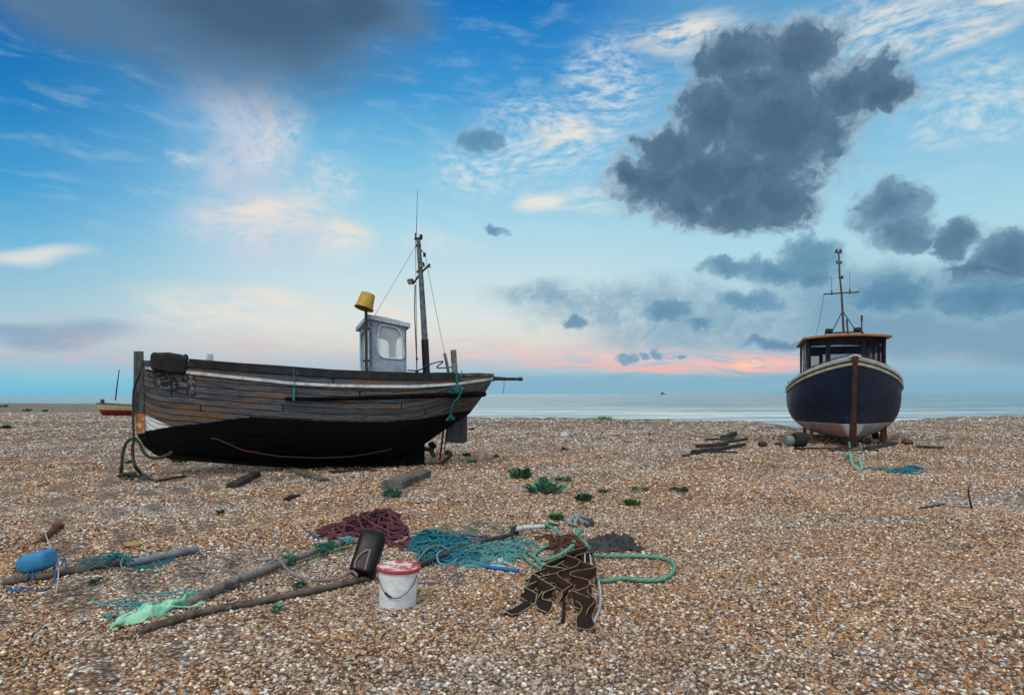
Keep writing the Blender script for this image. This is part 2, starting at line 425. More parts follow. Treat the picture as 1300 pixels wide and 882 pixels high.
d1, c1 = t.vor(w1, 36, 'both'); d2, c2 = t.vor(w1, 15, 'both'); d3, c3 = t.vor(xy, 6, 'both')
r1 = t.xyz(c1)[0]; r2 = t.xyz(c2)[0]; r3 = t.xyz(c3)[0]
y = t.xyz(pos)[1]
wfar = t.ss(10, 26, y)
rr = t.mix(t.m('GREATER_THAN', t.xyz(c2)[1], t.lin(wfar, 0, 1, .72, .35)), t.vec(r1, r1, r1), t.vec(r2, r2, r2))
rr2 = t.mix(t.mul(t.m('GREATER_THAN', t.xyz(c3)[1], .55), wfar), rr, t.vec(r3, r3, r3))
col = pebble_col(t, t.xyz(rr2)[0], pos)
gap = t.ss(.75, .35, d1)
col = t.mix(t.lin(d1, .25, .6, 0, .85), col, (.03, .018, .012))
# long, low swash bands of darker and paler shingle
bn = t.noise(t.v('MULTIPLY', pos, (.10, .45, 0)), 1., 6, .62, .5)
gb = t.vor(t.v('MULTIPLY', xy, (1, .5, 1)), 1.9, 'Color'); gb2 = t.vor(t.v('MULTIPLY', xy, (1, .45, 1)), 5., 'Color')
col = t.mix(t.mul(wfar, t.lin(t.add(t.xyz(gb)[0], t.xyz(gb2)[1]), .3, 1.7, .75, 0)), col, (.09, .06, .04))
col = t.mix(t.mul(wfar, t.mul(t.m('GREATER_THAN', t.xyz(gb2)[0], .86), .6)), col, (.5, .5, .5))
col = t.mix(t.lin(bn, .35, .65, .5, 0), col, t.mix(1., col, (.5, .45, .42, 1), 'MULTIPLY'))
hgt = t.add(t.mul(t.m('SUBTRACT', 1., d1), .5), t.add(t.mul(t.noise(xy, 2.5, 6, .7), 1.0), t.mul(t.noise(xy, 14, 4, .7), .8)))
setb(t, b, col, .7, 0, .3, t.bump(hgt, .85, .03))
az_pts = [(-180, 420), (-120, 420), (-70, 420), (-50, 330), (-35.8, 190), (-30, 150), (-26, 120), (-15, 62), (-3, 46), (10, 43.5), (17, 40), (20.5, 34), (22, 33), (25, 38), (28.6, 46), (36, 57), (50, 75), (65, 130), (80, 260), (110, 420), (180, 420)]
def Dof(a): return interp(az_pts, a)
rho = [0]+[.02*i for i in range(1, 50)]+[1, 1.01, 1.025, 1.05, 1.1, 1.2, 1.4, 2, 6, 40, 150, 600]
azs = list(np.arange(-180, -44, 4))+list(np.arange(-44, 44, .4))+list(np.arange(44, 180.1, 4))
verts = []; faces = []
for a in azs:
    Dd = Dof(a)
    for q in rho:
        r = (q**1.6 if q < 1 else q)*Dd; r = min(r, 30000+q)
        x = r*math.sin(rad(a)); yv = r*math.cos(rad(a))
        z = gh(x, yv)
        if q > .9: z += .05*math.sin(a*3.1)*math.sin(a*1.3+1)*sm(.9, 1, q)*(1-sm(1, 1.2, q))
        if q > 1: z -= min(3.2, (r-Dd)*.10*min(1, (q-1)*20))
        verts.append((x, yv, z))
nr = len(rho)
for i in range(len(azs)-1):
    for k in range(nr-1):
        faces.append((i*nr+k, (i+1)*nr+k, (i+1)*nr+k+1, i*nr+k+1))
me = bpy.data.meshes.new('ground'); me.from_pydata(verts, [], faces); me.materials.append(gm)
me.polygons.foreach_set('use_smooth', [True]*len(faces)); me.validate()
go = bpy.data.objects.new('ground', me); C.objects.link(go); tag(go, kind='structure')
# real pebbles in the nearer shingle: one mesh
rng = np.random.default_rng(5)
PHI = (1+5**.5)/2
ico = np.array([(-1, PHI, 0), (1, PHI, 0), (-1, -PHI, 0), (1, -PHI, 0), (0, -1, PHI), (0, 1, PHI), (0, -1, -PHI), (0, 1, -PHI), (PHI, 0, -1), (PHI, 0, 1), (-PHI, 0, -1), (-PHI, 0, 1)], float)
ico /= np.linalg.norm(ico[0])
icf = np.array([(0, 11, 5), (0, 5, 1), (0, 1, 7), (0, 7, 10), (0, 10, 11), (1, 5, 9), (5, 11, 4), (11, 10, 2), (10, 7, 6), (7, 1, 8), (3, 9, 4), (3, 4, 2), (3, 2, 6), (3, 6, 8), (3, 8, 9), (4, 9, 5), (2, 4, 11), (6, 2, 10), (8, 6, 7), (9, 8, 1)])
def scatter(y0, y1, dens, smin, smax, tanw=.80):
    A = tanw*(y1**2-y0**2); n = int(A*dens)
    yy = np.sqrt(rng.random(n)*(y1**2-y0**2)+y0**2); xx = (rng.random(n)*2-1)*tanw*yy
    s = smin+(smax-smin)*rng.random(n)**2.6
    return xx, yy, s
parts = [scatter(3.1, 6.5, 3000, .0062, .0175), scatter(6.5, 9.5, 1700, .0075, .020), scatter(9.5, 14, 750, .0095, .026), scatter(14, 22, 260, .013, .034), scatter(22, 34, 75, .02, .05), scatter(34, 64, 20, .03, .075)]
X = np.concatenate([p[0] for p in parts]); Yp = np.concatenate([p[1] for p in parts]); S = np.concatenate([p[2] for p in parts])
Df = np.interp(np.degrees(np.arctan2(X, Yp)), [a[0] for a in az_pts], [a[1] for a in az_pts]); ok = np.hypot(X, Yp) < Df*.985
X, Yp, S = X[ok], Yp[ok], S[ok]; n = len(X)
ghv = np.vectorize(gh)
Z = ghv(X, Yp)
sc = np.stack([S*(.9+.5*rng.random(n)), S*(.7+.4*rng.random(n)), S*(.4+.35*rng.random(n))], 1)
az_ = rng.random(n)*6.283; tl = rng.normal(0, .35, n)
V = ico[None]*sc[:, None, :]*(1+rng.normal(0, .11, (n, 12, 1)))
ct, st_ = np.cos(tl)[:, None], np.sin(tl)[:, None]
x_ = V[..., 0]*ct+V[..., 2]*st_; z_ = -V[..., 0]*st_+V[..., 2]*ct; y_ = V[..., 1]
ca, sa = np.cos(az_)[:, None], np.sin(az_)[:, None]
V2 = np.stack([x_*ca-y_*sa+X[:, None], x_*sa+y_*ca+Yp[:, None], z_+(Z+S*.18)[:, None]], -1).reshape(-1, 3)
Fc = (icf[None]+(np.arange(n)*12)[:, None, None]).reshape(-1, 3)
me = bpy.data.meshes.new('pebbles'); me.vertices.add(len(V2)); me.vertices.foreach_set('co', V2.ravel())
me.loops.add(Fc.size); me.loops.foreach_set('vertex_index', Fc.ravel().astype(np.int32))
me.polygons.add(len(Fc)); me.polygons.foreach_set('loop_start', np.arange(0, Fc.size, 3, dtype=np.int32)); me.polygons.foreach_set('loop_total', np.full(len(Fc), 3, np.int32))
me.update(calc_edges=True); me.polygons.foreach_set('use_smooth', np.ones(len(Fc), bool))
at = me.attributes.new('rnd', 'FLOAT', 'POINT'); at.data.foreach_set('value', np.repeat(rng.random(n), 12).astype(np.float32))
pm, t, b = newmat('pebble')
r = t.attr('rnd'); pos = t.pos()
col = pebble_col(t, r, pos)
nn = t.noise(pos, 130, 3, .6)
col = t.mix(t.lin(nn, .35, .7, 0, .4), col, t.mix(1., col, (.5, .4, .33, 1), 'MULTIPLY'))
setb(t, b, col, t.lin(t.m('FRACT', t.mul(r, 37.)), 0, 1, .4, .8), 0, .4)
me.materials.append(pm)
po = bpy.data.objects.new('pebbles', me); C.objects.link(po)
tag(po, 'loose brown, white and blue-grey flint pebbles covering the beach', 'pebbles', kind='stuff')
# ------------------------------------------------------------------ sea
sm_, t, b = newmat('sea_water')
pos = t.pos(); x, y, z = t.xyz(pos)
dist = t.v('LENGTH', pos)
sw = t.noise(t.v('MULTIPLY', pos, (.035, .22, 0)), 1., 8, .74, .4)
sw2 = t.noise(t.v('MULTIPLY', pos, (.018, .07, 0)), 1., 5, .6, .5)
rip = t.noise(t.v('MULTIPLY', pos, (.5, 1.3, 0)), 1., 5, .7)
col = t.mix(t.ss(.35, .65, sw), (.07, .16, .19), (.26, .38, .42))
foamband = t.mul(t.mul(t.ss(60, 76, dist), t.ss(190, 95, dist)), .75)
foam = t.mul(t.ss(.46, .55, t.noise(t.v('MULTIPLY', pos, (.02, .16, 0)), 1., 8, .74, .4)), foamband)
foam2 = t.mul(t.ss(.55, .66, sw), .6)
ff = t.m('MAXIMUM', foam, foam2)
col = t.mix(ff, col, (.75, .78, .80))
bmp = t.bump(t.add(t.mul(sw, 1.), t.mul(rip, .25)), 1., 1.3)
setb(t, b, col, t.lin(ff, 0, 1, .16, .7), 0, .5, bmp)
mb = MB(); N = 96
ring = lambda R: [(R*math.sin(2*math.pi*k/N), R*math.cos(2*math.pi*k/N), -1.2) for k in range(N)]
mb.grid([ring(R) for R in (6, 120, 600, 3000, 28000)], closed=True, flip=True)
so = mb.build('sea', sm_, origin=(0, 0, 0)); tag(so, kind='structure')
# ------------------------------------------------------------------ wooden fishing boat (left)
B0 = Vector((-7.0, 13.3, 0)); E1 = Vector((-.46, 15.9, 0)); AX = (E1-B0); L1 = AX.length; AX.normalize()
NR = Vector((AX.y, -AX.x, 0))                       # towards the camera side
def cl(s, b=0., z=0.): q = B0+AX*s+NR*b; return Vector((q.x, q.y, z))
SHEER = [(160, 457), (182, 457.5), (240, 458), (300, 463), (360, 467), (420, 471.5), (480, 474), (540, 475.5), (577, 475), (608, 474.5), (626, 475.5), (640, 476)]
RAB = [(176, 536), (178, 548), (183, 556), (190, 565), (200, 572), (218, 577), (309, 584), (420, 589), (490, 586), (515, 577), (538, 563), (559, 548), (575, 538), (592, 527), (608, 506), (618, 490), (626, 478), (640, 477)]
PAINT = [(170, 546), (184, 547), (218, 541), (259, 537), (290, 532), (320, 529), (370, 531.5), (420, 534.5), (490, 535), (536, 531), (581, 523), (592, 521), (640, 515)]
BM = 1.12
def beam(s):
    b = BM
    if s < 3.2: b *= 1-(1-max(s, 0)/3.2)**2.3
    if s > 4.4: b *= 1-.22*((s-4.4)/(L1-4.4))**2
    if s > 6.0: b *= math.sqrt(max(0, 1-((s-6.0)/(L1-6.0))**2))
    return max(b, .045 if s < 1 else .012)
_c = {}
def fitz(s, b, curve):
    q = cl(s, b); px = 650+F*q.x/q.y; return zat(q.x, q.y, interp(curve, px))
def zsheer(s): return fitz(s, beam(s), SHEER)
def zrab(s): return min(fitz(s, 0, RAB), zsheer(s)-.03)
def gfun(s, t):
    mid = (1-(1-t)**3.0)**.55
    bow = t**.85*.97+.03*t
    ster = (1-(1-t)**2.0)**.7
    u = s/L1
    kb = 1-sm(.0, .42, u); ks = sm(.62, 1., u)
    return mid*(1-kb)*(1-ks)+bow*kb+ster*ks*(1-kb)
def hp(s, t, side=1, off=0.):
    zs, zr = zsheer(s), zrab(s)
    t = max(0., min(1., t))
    return cl(s, side*(beam(s)*gfun(s, t)+.04*(1-t)*(1 if s > .3 else s/.3)+off), zr+(zs-zr)*t)
def tz(s, z): zs, zr = zsheer(s), zrab(s); return (z-zr)/(zs-zr)
def zcurve(s, curve, k=.98):
    """height on the near side of the hull seen on a photo curve"""
    z = fitz(s, beam(s)*k, curve)
    for _ in range(3):
        t = max(.0, min(1, tz(s, z))); z = fitz(s, beam(s)*gfun(s, t), curve)
    return z
SL = [L1*(.5-.5*math.cos(math.pi*(i/96))) for i in range(97)]
SL = sorted(set([round(x, 4) for x in SL]))
NTT = 40; STR = 16.0
def scurve(a):                                     # station whose near side is seen at pixel a
    lo, hi = 0., L1
    for _ in range(30):
        m_ = (lo+hi)/2; q = cl(m_, beam(m_)*.9)
        if 650+F*q.x/q.y < a: lo = m_
        else: hi = m_
    return lo
# material
hm, t, b = newmat('weathered_planks')
U = t.xyz(t.uv()); s_, v_ = U[0], U[1]
dp = t.attr('above_paint'); zz = t.attr('height')
sid = t.m('FLOOR', v_); seg = t.m('FLOOR', t.add(t.mul(s_, .24), t.mul(t.wn(t.vec(sid, 3.3, 0)), 7.)))
rn = t.wn(t.vec(sid, seg, 1.)); rn2 = t.wn(t.vec(seg, sid, 5.))
off = t.mul(rn, 40.)
gr = t.noise(t.vec(t.add(t.mul(s_, 1.6), off), t.mul(v_, 6.), 0), 1.5, 8, .72, .4)
gr2 = t.noise(t.vec(t.add(t.mul(s_, 4.), off), t.mul(v_, 28.), 0), 1.5, 6, .7)
grey = t.ramp(t.add(t.mul(gr, .7), t.mul(gr2, .3)), [(.3, (.008, .010, .014)), (.43, (.030, .034, .045)), (.53, (.09, .105, .13)), (.66, (.33, .35, .39))])
grey = t.mix(t.mul(rn, .8), grey, t.mix(1., grey, (.36, .38, .44, 1), 'MULTIPLY'))
blot = t.noise(t.vec(t.mul(s_, .7), t.mul(v_, .35), 6.), 1.3, 7, .7)
grey = t.mix(t.mul(t.ss(.5, .68, blot), .6), grey, t.mix(1., grey, (1.7, 1.75, 1.85, 1), 'MULTIPLY'))
grey = t.mix(t.mul(t.ss(.46, .32, blot), .7), grey, (.018, .02, .026))
pn = t.noise(t.vec(t.mul(s_, 1.1), t.mul(v_, .8), 2.), 1.2, 8, .74, .5)
brown = t.ramp(gr2, [(.3, (.05, .02, .008)), (.5, (.16, .08, .038)), (.7, (.30, .18, .105))])
bowk = t.m('MAXIMUM', t.mul(t.ss(2.6, .6, s_), t.mul(t.ss(10.6, 8., v_), .06)), t.mul(t.ss(5.6, 6.4, s_), .08))
bmask = t.ss(.50, .62, t.add(t.add(pn, bowk), t.mul(t.sub(rn2, .5), .07)))
col = t.mix(t.mul(bmask, .9), grey, brown)
chip = t.ss(.66, .70, t.noise(t.vec(t.mul(s_, 5.), t.mul(v_, 4.), 9.), 1.6, 6, .7))
col = t.mix(t.mul(chip, .5), col, (.38, .38, .37))
fv = t.m('FRACT', v_); ed = t.m('MINIMUM', fv, t.sub(1., fv))
fs = t.m('FRACT', t.add(t.mul(s_, .24), t.mul(t.wn(t.vec(sid, 3.3, 0)), 7.))); es = t.mul(t.m('MINIMUM', fs, t.sub(1., fs)), 20.)
seamn = t.mul(t.noise(t.vec(t.mul(s_, 3.), v_, 4.), 2., 4, .6), .10)
seam = t.ss(.03, .085, t.sub(t.m('MINIMUM', ed, es), t.sub(seamn, .05)))
seam_u = seam
col = t.mix(t.sub(1., seam), col, (.004, .004, .004))
# nails
na = t.v('LENGTH', t.vec(t.mul(t.sub(t.m('FRACT', t.mul(s_, 2.6)), .5), 1.6), t.sub(fv, .5), 0))
col = t.mix(t.ss(.07, .04, na), col, (.02, .012, .008))
# rust / white wedge by the stem
sW0, sW1 = scurve(178), scurve(216)
zA = fitz(sW0, .06, [(0, 524), (999, 524)]); zB = fitz(sW1, beam(sW1)*.6, [(0, 541), (999, 541)])
wl = t.sub(zz, t.lin(s_, sW0, sW1, zA, zB))
wmask = t.mul(t.ss(.012, -.012, wl), t.ss(sW1+.06, sW1, s_))
wht = t.mix(t.ss(.56, .63, t.noise(t.vec(t.mul(s_, 3.), t.mul(v_, 2.), 0), 2., 6, .7)), (.62, .66, .70), (.30, .13, .05))
wht = t.mix(t.ss(.1, .02, s_), wht, (.33, .10, .03))
wht = t.mix(seam_u, (.1, .1, .1), wht)
col = t.mix(wmask, col, wht)
# tarred bottom
tar = t.mix(t.ss(.56, .74, t.noise(t.vec(t.mul(s_, .8), t.mul(v_, 5.), 0), 2., 8, .75)), (.0022, .0022, .003), (.030, .032, .040))
tm = t.ss(.012, -.012, t.add(dp, t.mul(t.sub(t.noise(t.vec(t.mul(s_, 2.), 0., 0.), 3., 8, .8), .5), .075)))
col = t.mix(tm, col, tar)
hh = t.add(t.mul(seam, 1.2), t.add(t.mul(gr2, .5), t.mul(gr, .5)))
setb(t, b, col, t.lin(tm, 0, 1, .72, .6), 0, t.lin(tm, 0, 1, .3, .08), t.bump(hh, .8, .02))
wood_grey = worn('grey_driftwood', (.13, .13, .14), (.055, .05, .05), 3., .8, (.2, .17, .14), .6, (1, 1, 1))
wood_dark = worn('dark_wet_wood', (.022, .020, .020), (.05, .045, .045), 6., .7, (.10, .11, .12), .5, thr3=(.62, .7))
rust = worn('rusty_iron', (.10, .035, .016), (.04, .018, .012), 14., .85, (.2, .08, .03), .6)
white_old = worn('old_white_paint', (.55, .58, .60), (.34, .37, .40), 5., .6, (.2, .16, .12), .3)
black_paint = worn('black_paint', (.008, .008, .009), (.016, .016, .018), 7., .5, None, .3)
tar_m = worn('tarred_wood', (.003, .003, .0035), (.008, .008, .01), 5., .7, (.04, .032, .028), .4, thr3=(.68, .74), spec=.05)

boat1 = thing('fishing_boat', cl(3.5, 0, 0), 'large old wooden fishing boat with grey weathered planks, black tarred bottom and small pale wheelhouse', 'boat')
def hull_obj():
    mb = MB(); dpv = []; hz = []; uvs = []
    ts = [i/NTT for i in range(NTT+1)]
    for side in (1, -1):
        rows = [[hp(s, q, side) for q in ts] for s in SL]
        for s in SL:
            zp = zcurve(s, PAINT)
            if side == -1: zp = zp
            zs, zr = zsheer(s), zrab(s)
            for q in ts: z = zr+(zs-zr)*q; dpv.append(z-zp); hz.append(z)
        mb.grid(rows, uvf=lambda i, k: (SL[i], ts[k]*STR), flip=(side == -1))
    # inner skin
    for side in (1, -1):
        rows = [[hp(s, q, side, -.05 if beam(s) > .12 else -.02) for q in ts[18:]] for s in SL]
        for s in SL:
            for q in ts[18:]: dpv.append(1.); hz.append(2.)
        mb.grid(rows, uvf=lambda i, k: (SL[i]+20, ts[18+k]*STR), flip=(side == 1))
    ob = mb.build('hull', hm, boat1, angle=60)
    for nm, d in (('above_paint', dpv), ('height', hz)):
        a = ob.data.attributes.new(nm, 'FLOAT', 'POINT'); a.data.foreach_set('value', d)
    return ob
hull_obj()
def hstrip(name, mat, s0, s1, zc, hh, th, sides=(1, -1), n=70, off=0., endcap=True):
    """a plank-like strip following the hull at height zc(s)"""
    for side in sides:
        mb = MB(); rows = []
        for i in range(n+1):
            s = s0+(s1-s0)*i/n; z = zc(s)
            a, c = z+hh/2, z-hh/2
            p1 = hp(s, tz(s, a), side, off-.01); p2 = hp(s, tz(s, a), side, off+th); p3 = hp(s, tz(s, c), side, off+th); p4 = hp(s, tz(s, c), side, off-.01)
            p1.z = p2.z = a; p3.z = p4.z = c
            rows.append([p1, p2, p3, p4])
        mb.grid(rows, closed=True, flip=(side == 1))
        mb.f.append((0, 1, 2, 3)); mb.m.append(0); o = n*4; mb.f.append((o+3, o+2, o+1, o)); mb.m.append(0)
        mb.build(name, mat, boat1, angle=30)
STRIPE = [(160, 465.5), (180.6, 466.5), (234, 472), (300, 479), (372, 486.5), (420, 489), (470, 490.3), (527, 490.5), (580, 487), (626, 480.5), (640, 480)]
hstrip('rubbing_strake', white_old, .12, L1-.12, lambda s: zcurve(s, STRIPE), .055, .045)
hstrip('bulwark_cap', worn('black_bulwark', (.010, .010, .012), (.02, .022, .024), 5., .6, (.03, .10, .12), .4, thr3=(.62, .66)), scurve(240), scurve(577), lambda s: zsheer(s)-.035, .15, .035)
hstrip('bulwark_cap', wood_grey, scurve(579), L1-.06, lambda s: zsheer(s)-.01, .06, .03)
RUB = [(361, 506), (420, 506), (480, 504), (540, 502), (572, 501), (620, 500)]
mb = MB(); pts = []
for i in range(50):
    s = scurve(361)+(scurve(617)-scurve(361))*i/49
    z = zcurve(s, RUB); q = hp(s, tz(s, z), 1, .03); q.z = z; pts.append(q)
mb.tube(pts, [.03+.03*i/49 for i in range(50)], 8); mb.build('rubbing_bar', tar_m, boat1)
BILGE = [(274, 556), (290, 563), (309, 571), (354, 578.5), (400, 580.5), (440, 579), (463, 576), (490, 571), (507, 566)]
red_edge = worn('red_oxide_edge', (.07, .022, .016), (.015, .01, .012), 9., .7, (.06, .07, .09), .3)
mb = MB(); rows = []
for i in range(60):
    px = 274+(507-274)*i/59
    s = scurve(px)-.1; z = zcurve(s, BILGE); tt = tz(s, z)
    p0 = hp(s, tt, 1, -.02); k = .06*math.sin(math.pi*(i+.5)/60)**.7
    p1 = hp(s, tt, 1, k); 
    rows.append([p0+Vector((0, 0, .015)), p1+Vector((0, 0, .006)), p1-Vector((0, 0, .014)), p0-Vector((0, 0, .02))])
mb.grid(rows, closed=True); mb.build('bilge_keel', red_edge, boat1)
# name board: dark, peeling
pb, t, b = newmat('peeling_board')
U = t.uv(); u_ = t.xyz(U)
n1 = t.noise(t.v('MULTIPLY', U, (1, 1, 0)), 7., 6, .65, .6); n2 = t.noise(U, 26., 5, .7)
rows_ = t.ss(.16, .05, t.m('ABSOLUTE', t.sub(t.m('FRACT', t.mul(u_[1], 4.)), .5)))
col = t.mix(t.mul(t.ss(.50, .56, n1), t.ss(.45, .5, n2)), (.018, .018, .022), (.20, .21, .22))
setb(t, b, col, .75, 0, .3, t.bump(t.add(n1, n2), .9, .015))
mb = MB(); rows = []; s0, s1 = scurve(193), scurve(247)
for i in range(25):
    s = s0+(s1-s0)*i/24
    za, zb = zcurve(s, [(190, 472), (247, 477)]), zcurve(s, [(190, 489), (215, 494), (247, 503)])
    rows.append([hp(s, tz(s, za+(zb-za)*k/8), 1, .016) for k in range(9)])
mb.grid(rows, uvf=lambda i, k: (i/24*1.3, k/8*.7)); mb.build('name_board', pb, boat1)
# stem post
stemw = worn('stem_wood', (.085, .09, .10), (.035, .035, .04), 9., .75, (.16, .12, .09), .7, (3, 3, .6))
def side_poly(pl, y, b0, b1, name, mat, par=boat1):
    """outline in photo pixels on the centre plane, given real thickness"""
    pts = []
    for (px, py) in pl:
        # find s on the centre line for this pixel
        k = (px-650)/F; s = (k*B0.y-B0.x)/(AX.x-k*AX.y); q = cl(s)
        pts.append(Vector((q.x, q.y, zat(q.x, q.y, py))))
    mb = MB(); a = [p+NR*b0 for p in pts]
    mb.prism(a, NR*(b1-b0)); return mb.build(name, mat, par, angle=30)
side_poly([(170.5, 446), (182, 446), (183, 500), (183, 524), (171.5, 524), (170, 490)], 0, -.07, .07, 'stem_post', stemw)
orange = worn('flaking_orange_paint', (.38, .13, .035), (.5, .45, .4), 9., .7, (.12, .05, .02), .5, thr=(.55, .6))
side_poly([(171.5, 524.5), (183, 524.5), (184.5, 549), (174, 551)], 0, -.072, .072, 'stem_knee', orange)
side_poly([(174, 551), (184.5, 549), (190, 562), (200, 571), (218, 577), (309, 584), (420, 588), (490, 586), (515, 577), (538, 562), (538, 590), (490, 594), (420, 597), (309, 590), (218, 583), (197, 577), (183, 566)], 0, -.06, .06, 'keel', tar_m)
side_poly([(536, 589.5), (560, 586), (573, 575.5), (575, 577.5), (562, 590), (540, 595), (520, 596)], 0, -.035, .035, 'skeg_bar', rust)
rudw = worn('rudder_boards', (.045, .05, .06), (.025, .028, .035), 6., .6, (.10, .11, .13), .5, (1, 1, .4))
side_poly([(567, 530), (578, 524), (592, 527), (592, 560), (588, 562.5), (567, 561)], 0, -.05, .05, 'rudder', rudw)
mb = MB()
def cpix(px, py, b=0.):
    k = (px-650)/F; s = (k*B0.y-B0.x)/(AX.x-k*AX.y); q = cl(s, b); return Vector((q.x, q.y, zat(q.x, q.y, py)))
mb.tube([cpix(563, 545), cpix(558, 584)], .022, 8); mb.tube([cpix(567, 545), cpix(564, 573)], .014, 6)
mb.tube([cpix(560, 570), cpix(565, 568)], .012, 6)
mb.build('rudder_post', rust, boat1)
# propeller
hub = cpix(548, 570.5); ax_ = AX
mb = MB(); mb.tube([cpix(534, 569), cpix(541, 569.6), hub, cpix(551, 571)], [.05, .045, .045, .02], 12)
Rf = frame(ax_)
for k in range(3):
    a = 2*math.pi*k/3+1.57+.5; rows = []
    for i in range(6):
        r = .03+.17*i/5; wd = .10*math.sin(math.pi*(i+.9)/6.4); tw = 1.25-.5*i/5
        c, s_n = math.cos(a), math.sin(a)
        rad_ = Rf @ Vector((0, c, s_n)); tan = Rf @ Vector((0, -s_n, c))
        e = (tan*math.cos(tw)+ax_*math.sin(tw)).normalized()
        nn = rad_.cross(e)*.006
        rows.append([hub+rad_*r+e*wd+nn*0, hub+rad_*r+nn, hub+rad_*r-e*wd, hub+rad_*r-nn])
    mb.grid(rows, closed=True); mb.f.append(tuple(len(mb.v)-4+q for q in range(4))); mb.m.append(0)
bronze = worn('dull_bronze', (.03, .028, .03), (.06, .045, .03), 18., .5, None, .3, metal=.5)
mb.build('propeller', bronze, boat1)
# deck
mb = MB(); rows = []
for s in SL[4:-3]:
    z = zsheer(s)-.28
    if z < zrab(s)+.02: z = zrab(s)+.02
    b_ = max(beam(s)*gfun(s, tz(s, z))-.03, .01)
    rows.append([cl(s, b_*k, z+.03*(1-k*k)) for k in (-1, -.5, 0, .5, 1)])
mb.grid(rows); mb.build('deck', wood_grey, boat1)
# small items along the rail
s = scurve(266); mb = MB(); mb.box(cl(s, .35, zsheer(s)+.02), (.12, .12, .34), frame(AX), .02); mb.build('bitt', white_old, boat1)
for (px, top, w_, lean) in ((562, 449, .035, -.06), (574, 444, .085, 0)):
    q0 = cpix(px+2, 478, .1); q1 = cpix(px, top, .1)
    if w_ < .05: q0 = cpix(569, 478, .1); q1 = cpix(563, 448, .1)
    mb = MB(); d = (q1-q0); Rr = Matrix.Rotation(math.atan2(d.dot(AX), d.z), 3, NR.cross(Vector((0, 0, 1))).cross(AX) if False else NR)
    e1 = AX; e3 = d.normalized(); e2 = e3.cross(e1).normalized(); e1 = e2.cross(e3)
    R3 = Matrix((e1, e2, e3)).transposed()
    mb.box((q0+q1)/2, (w_*1.3 if w_ > .05 else .045, .09, d.length), R3, .008)
    mb.build('bitt', worn('bare_post', (.2, .19, .17), (.1, .09, .08), 8., .8), boat1)
# outrigger spar over the stern
mb = MB(); q0 = cpix(600, 480); q1 = cpix(663, 481)
mb.tube([q0, cpix(623, 480), cpix(645, 481), q1], [.05, .05, .035, .032], 8); mb.tube([cpix(640, 481), cpix(640, 491), cpix(638.5, 500)], .006, 5)
mb.tube([cpix(622, 480.5), cpix(627, 480.6)], .062, 8); mb.tube([cpix(659, 481), cpix(663, 481)], .045, 8)
mb.build('boom', wood_dark, boat1)
# wheelhouse
NFx = Vector((-2.88, 14.4, 0)); whl = .75; whw = 1.25
def W(l, w_, z): q = NFx+AX*l-NR*w_; return Vector((q.x, q.y, z))
pal = worn('chalky_blue_grey_paint', (.25, .31, .40), (.19, .235, .31), 3., .6, (.36, .38, .40), .2, thr3=(.6, .66))
pal2 = worn('pale_window_moulding', (.42, .56, .70), (.34, .46, .60), 6., .5)
zb0 = 1.75
zt = lambda l, w_: 3.06-.13*l/whl-.13*w_/whw
def wall_frame(name, pA, pB, pC, pD, hole, mat, th, par):
    """quad pA,pB (bottom) pC,pD (top, over B, A) with a rounded hole; hole = (u0,u1,v0,v1,skew)"""
    pA, pB, pC, pD = map(Vector, (pA, pB, pC, pD))
    def uvp(u, v): return (pA*(1-u)+pB*u)*(1-v)+(pD*(1-u)+pC*u)*v
    nrm = (pB-pA).cross(pD-pA).normalized()
    N = 48; inner = []; outer = []
    u0, u1, v0, v1, sk = hole
    for i in range(N):
        a = 2*math.pi*i/N+math.pi/N; c, s_n = math.cos(a), math.sin(a); e = 5.
        rr_ = (abs(c)**e+abs(s_n)**e)**(-1/e); u = c*rr_; v = s_n*rr_
        vv = (v0+v1)/2+(v1-v0)/2*v; uu = (u0+u1)/2+(u1-u0)/2*u+sk*(v)*(1 if u > 0 else 0)*.5
        inner.append((uu, vv))
        m_ = max(abs(c), abs(s_n)); outer.append((.5+.5*c/m_, .5+.5*s_n/m_))
    mb = MB()
    for nn, fl in ((Vector((0, 0, 0)), False), (-nrm*th, True)):
        mb.grid([[uvp(*q)+nn for q in outer], [uvp(*q)+nn for q in inner]], closed=True, flip=fl)
    mb.grid([[uvp(*q) for q in inner], [uvp(*q)-nrm*th for q in inner]], closed=True, flip=False)
    mb.grid([[uvp(*q) for q in outer], [uvp(*q)-nrm*th for q in outer]], closed=True, flip=True)
    o = mb.build(name, mat, par, angle=30)
    return [uvp(*q) for q in inner], nrm, o
wh = MB()
# solid walls: far side and aft as framed walls with windows too, so one sees through
sp = thing  # noqa
whr = None
A_, B_, C_, D_ = W(0, 0, zb0), W(whl, 0, zb0), W(whl, 0, zt(whl, 0)), W(0, 0, zt(0, 0))
inn, nrm, wobj = wall_frame('wheelhouse', A_, B_, C_, D_, (.22, .90, .40, .93, -.14), pal, .04, boat1)
def add_to(objx, mb):  # merge helper: keeps wheelhouse walls as one mesh
    import bmesh
    bm = bmesh.new(); bm.from_mesh(objx.data); off = parent_origin(objx)
    vs = [bm.verts.new(Vector(q)-off) for q in mb.v]
    for f in mb.f:
        try: bm.faces.new([vs[i] for i in f])
        except ValueError: pass
    for f in bm.faces: f.smooth = True
    bm.to_mesh(objx.data); bm.free(); objx.data.set_sharp_from_angle(angle=rad(30))
def wall_mesh(pA, pB, pC, pD, hole, th):
    o_ = wall_frame('tmp', pA, pB, pC, pD, hole, pal, th, None); me_ = o_[2].data; off = parent_origin(o_[2])
    mb = MB(); mb.add([Vector(v.co)+off for v in me_.vertices], [tuple(p.vertices) for p in me_.polygons])
    bpy.data.objects.remove(o_[2]); return mb, o_[0], o_[1]
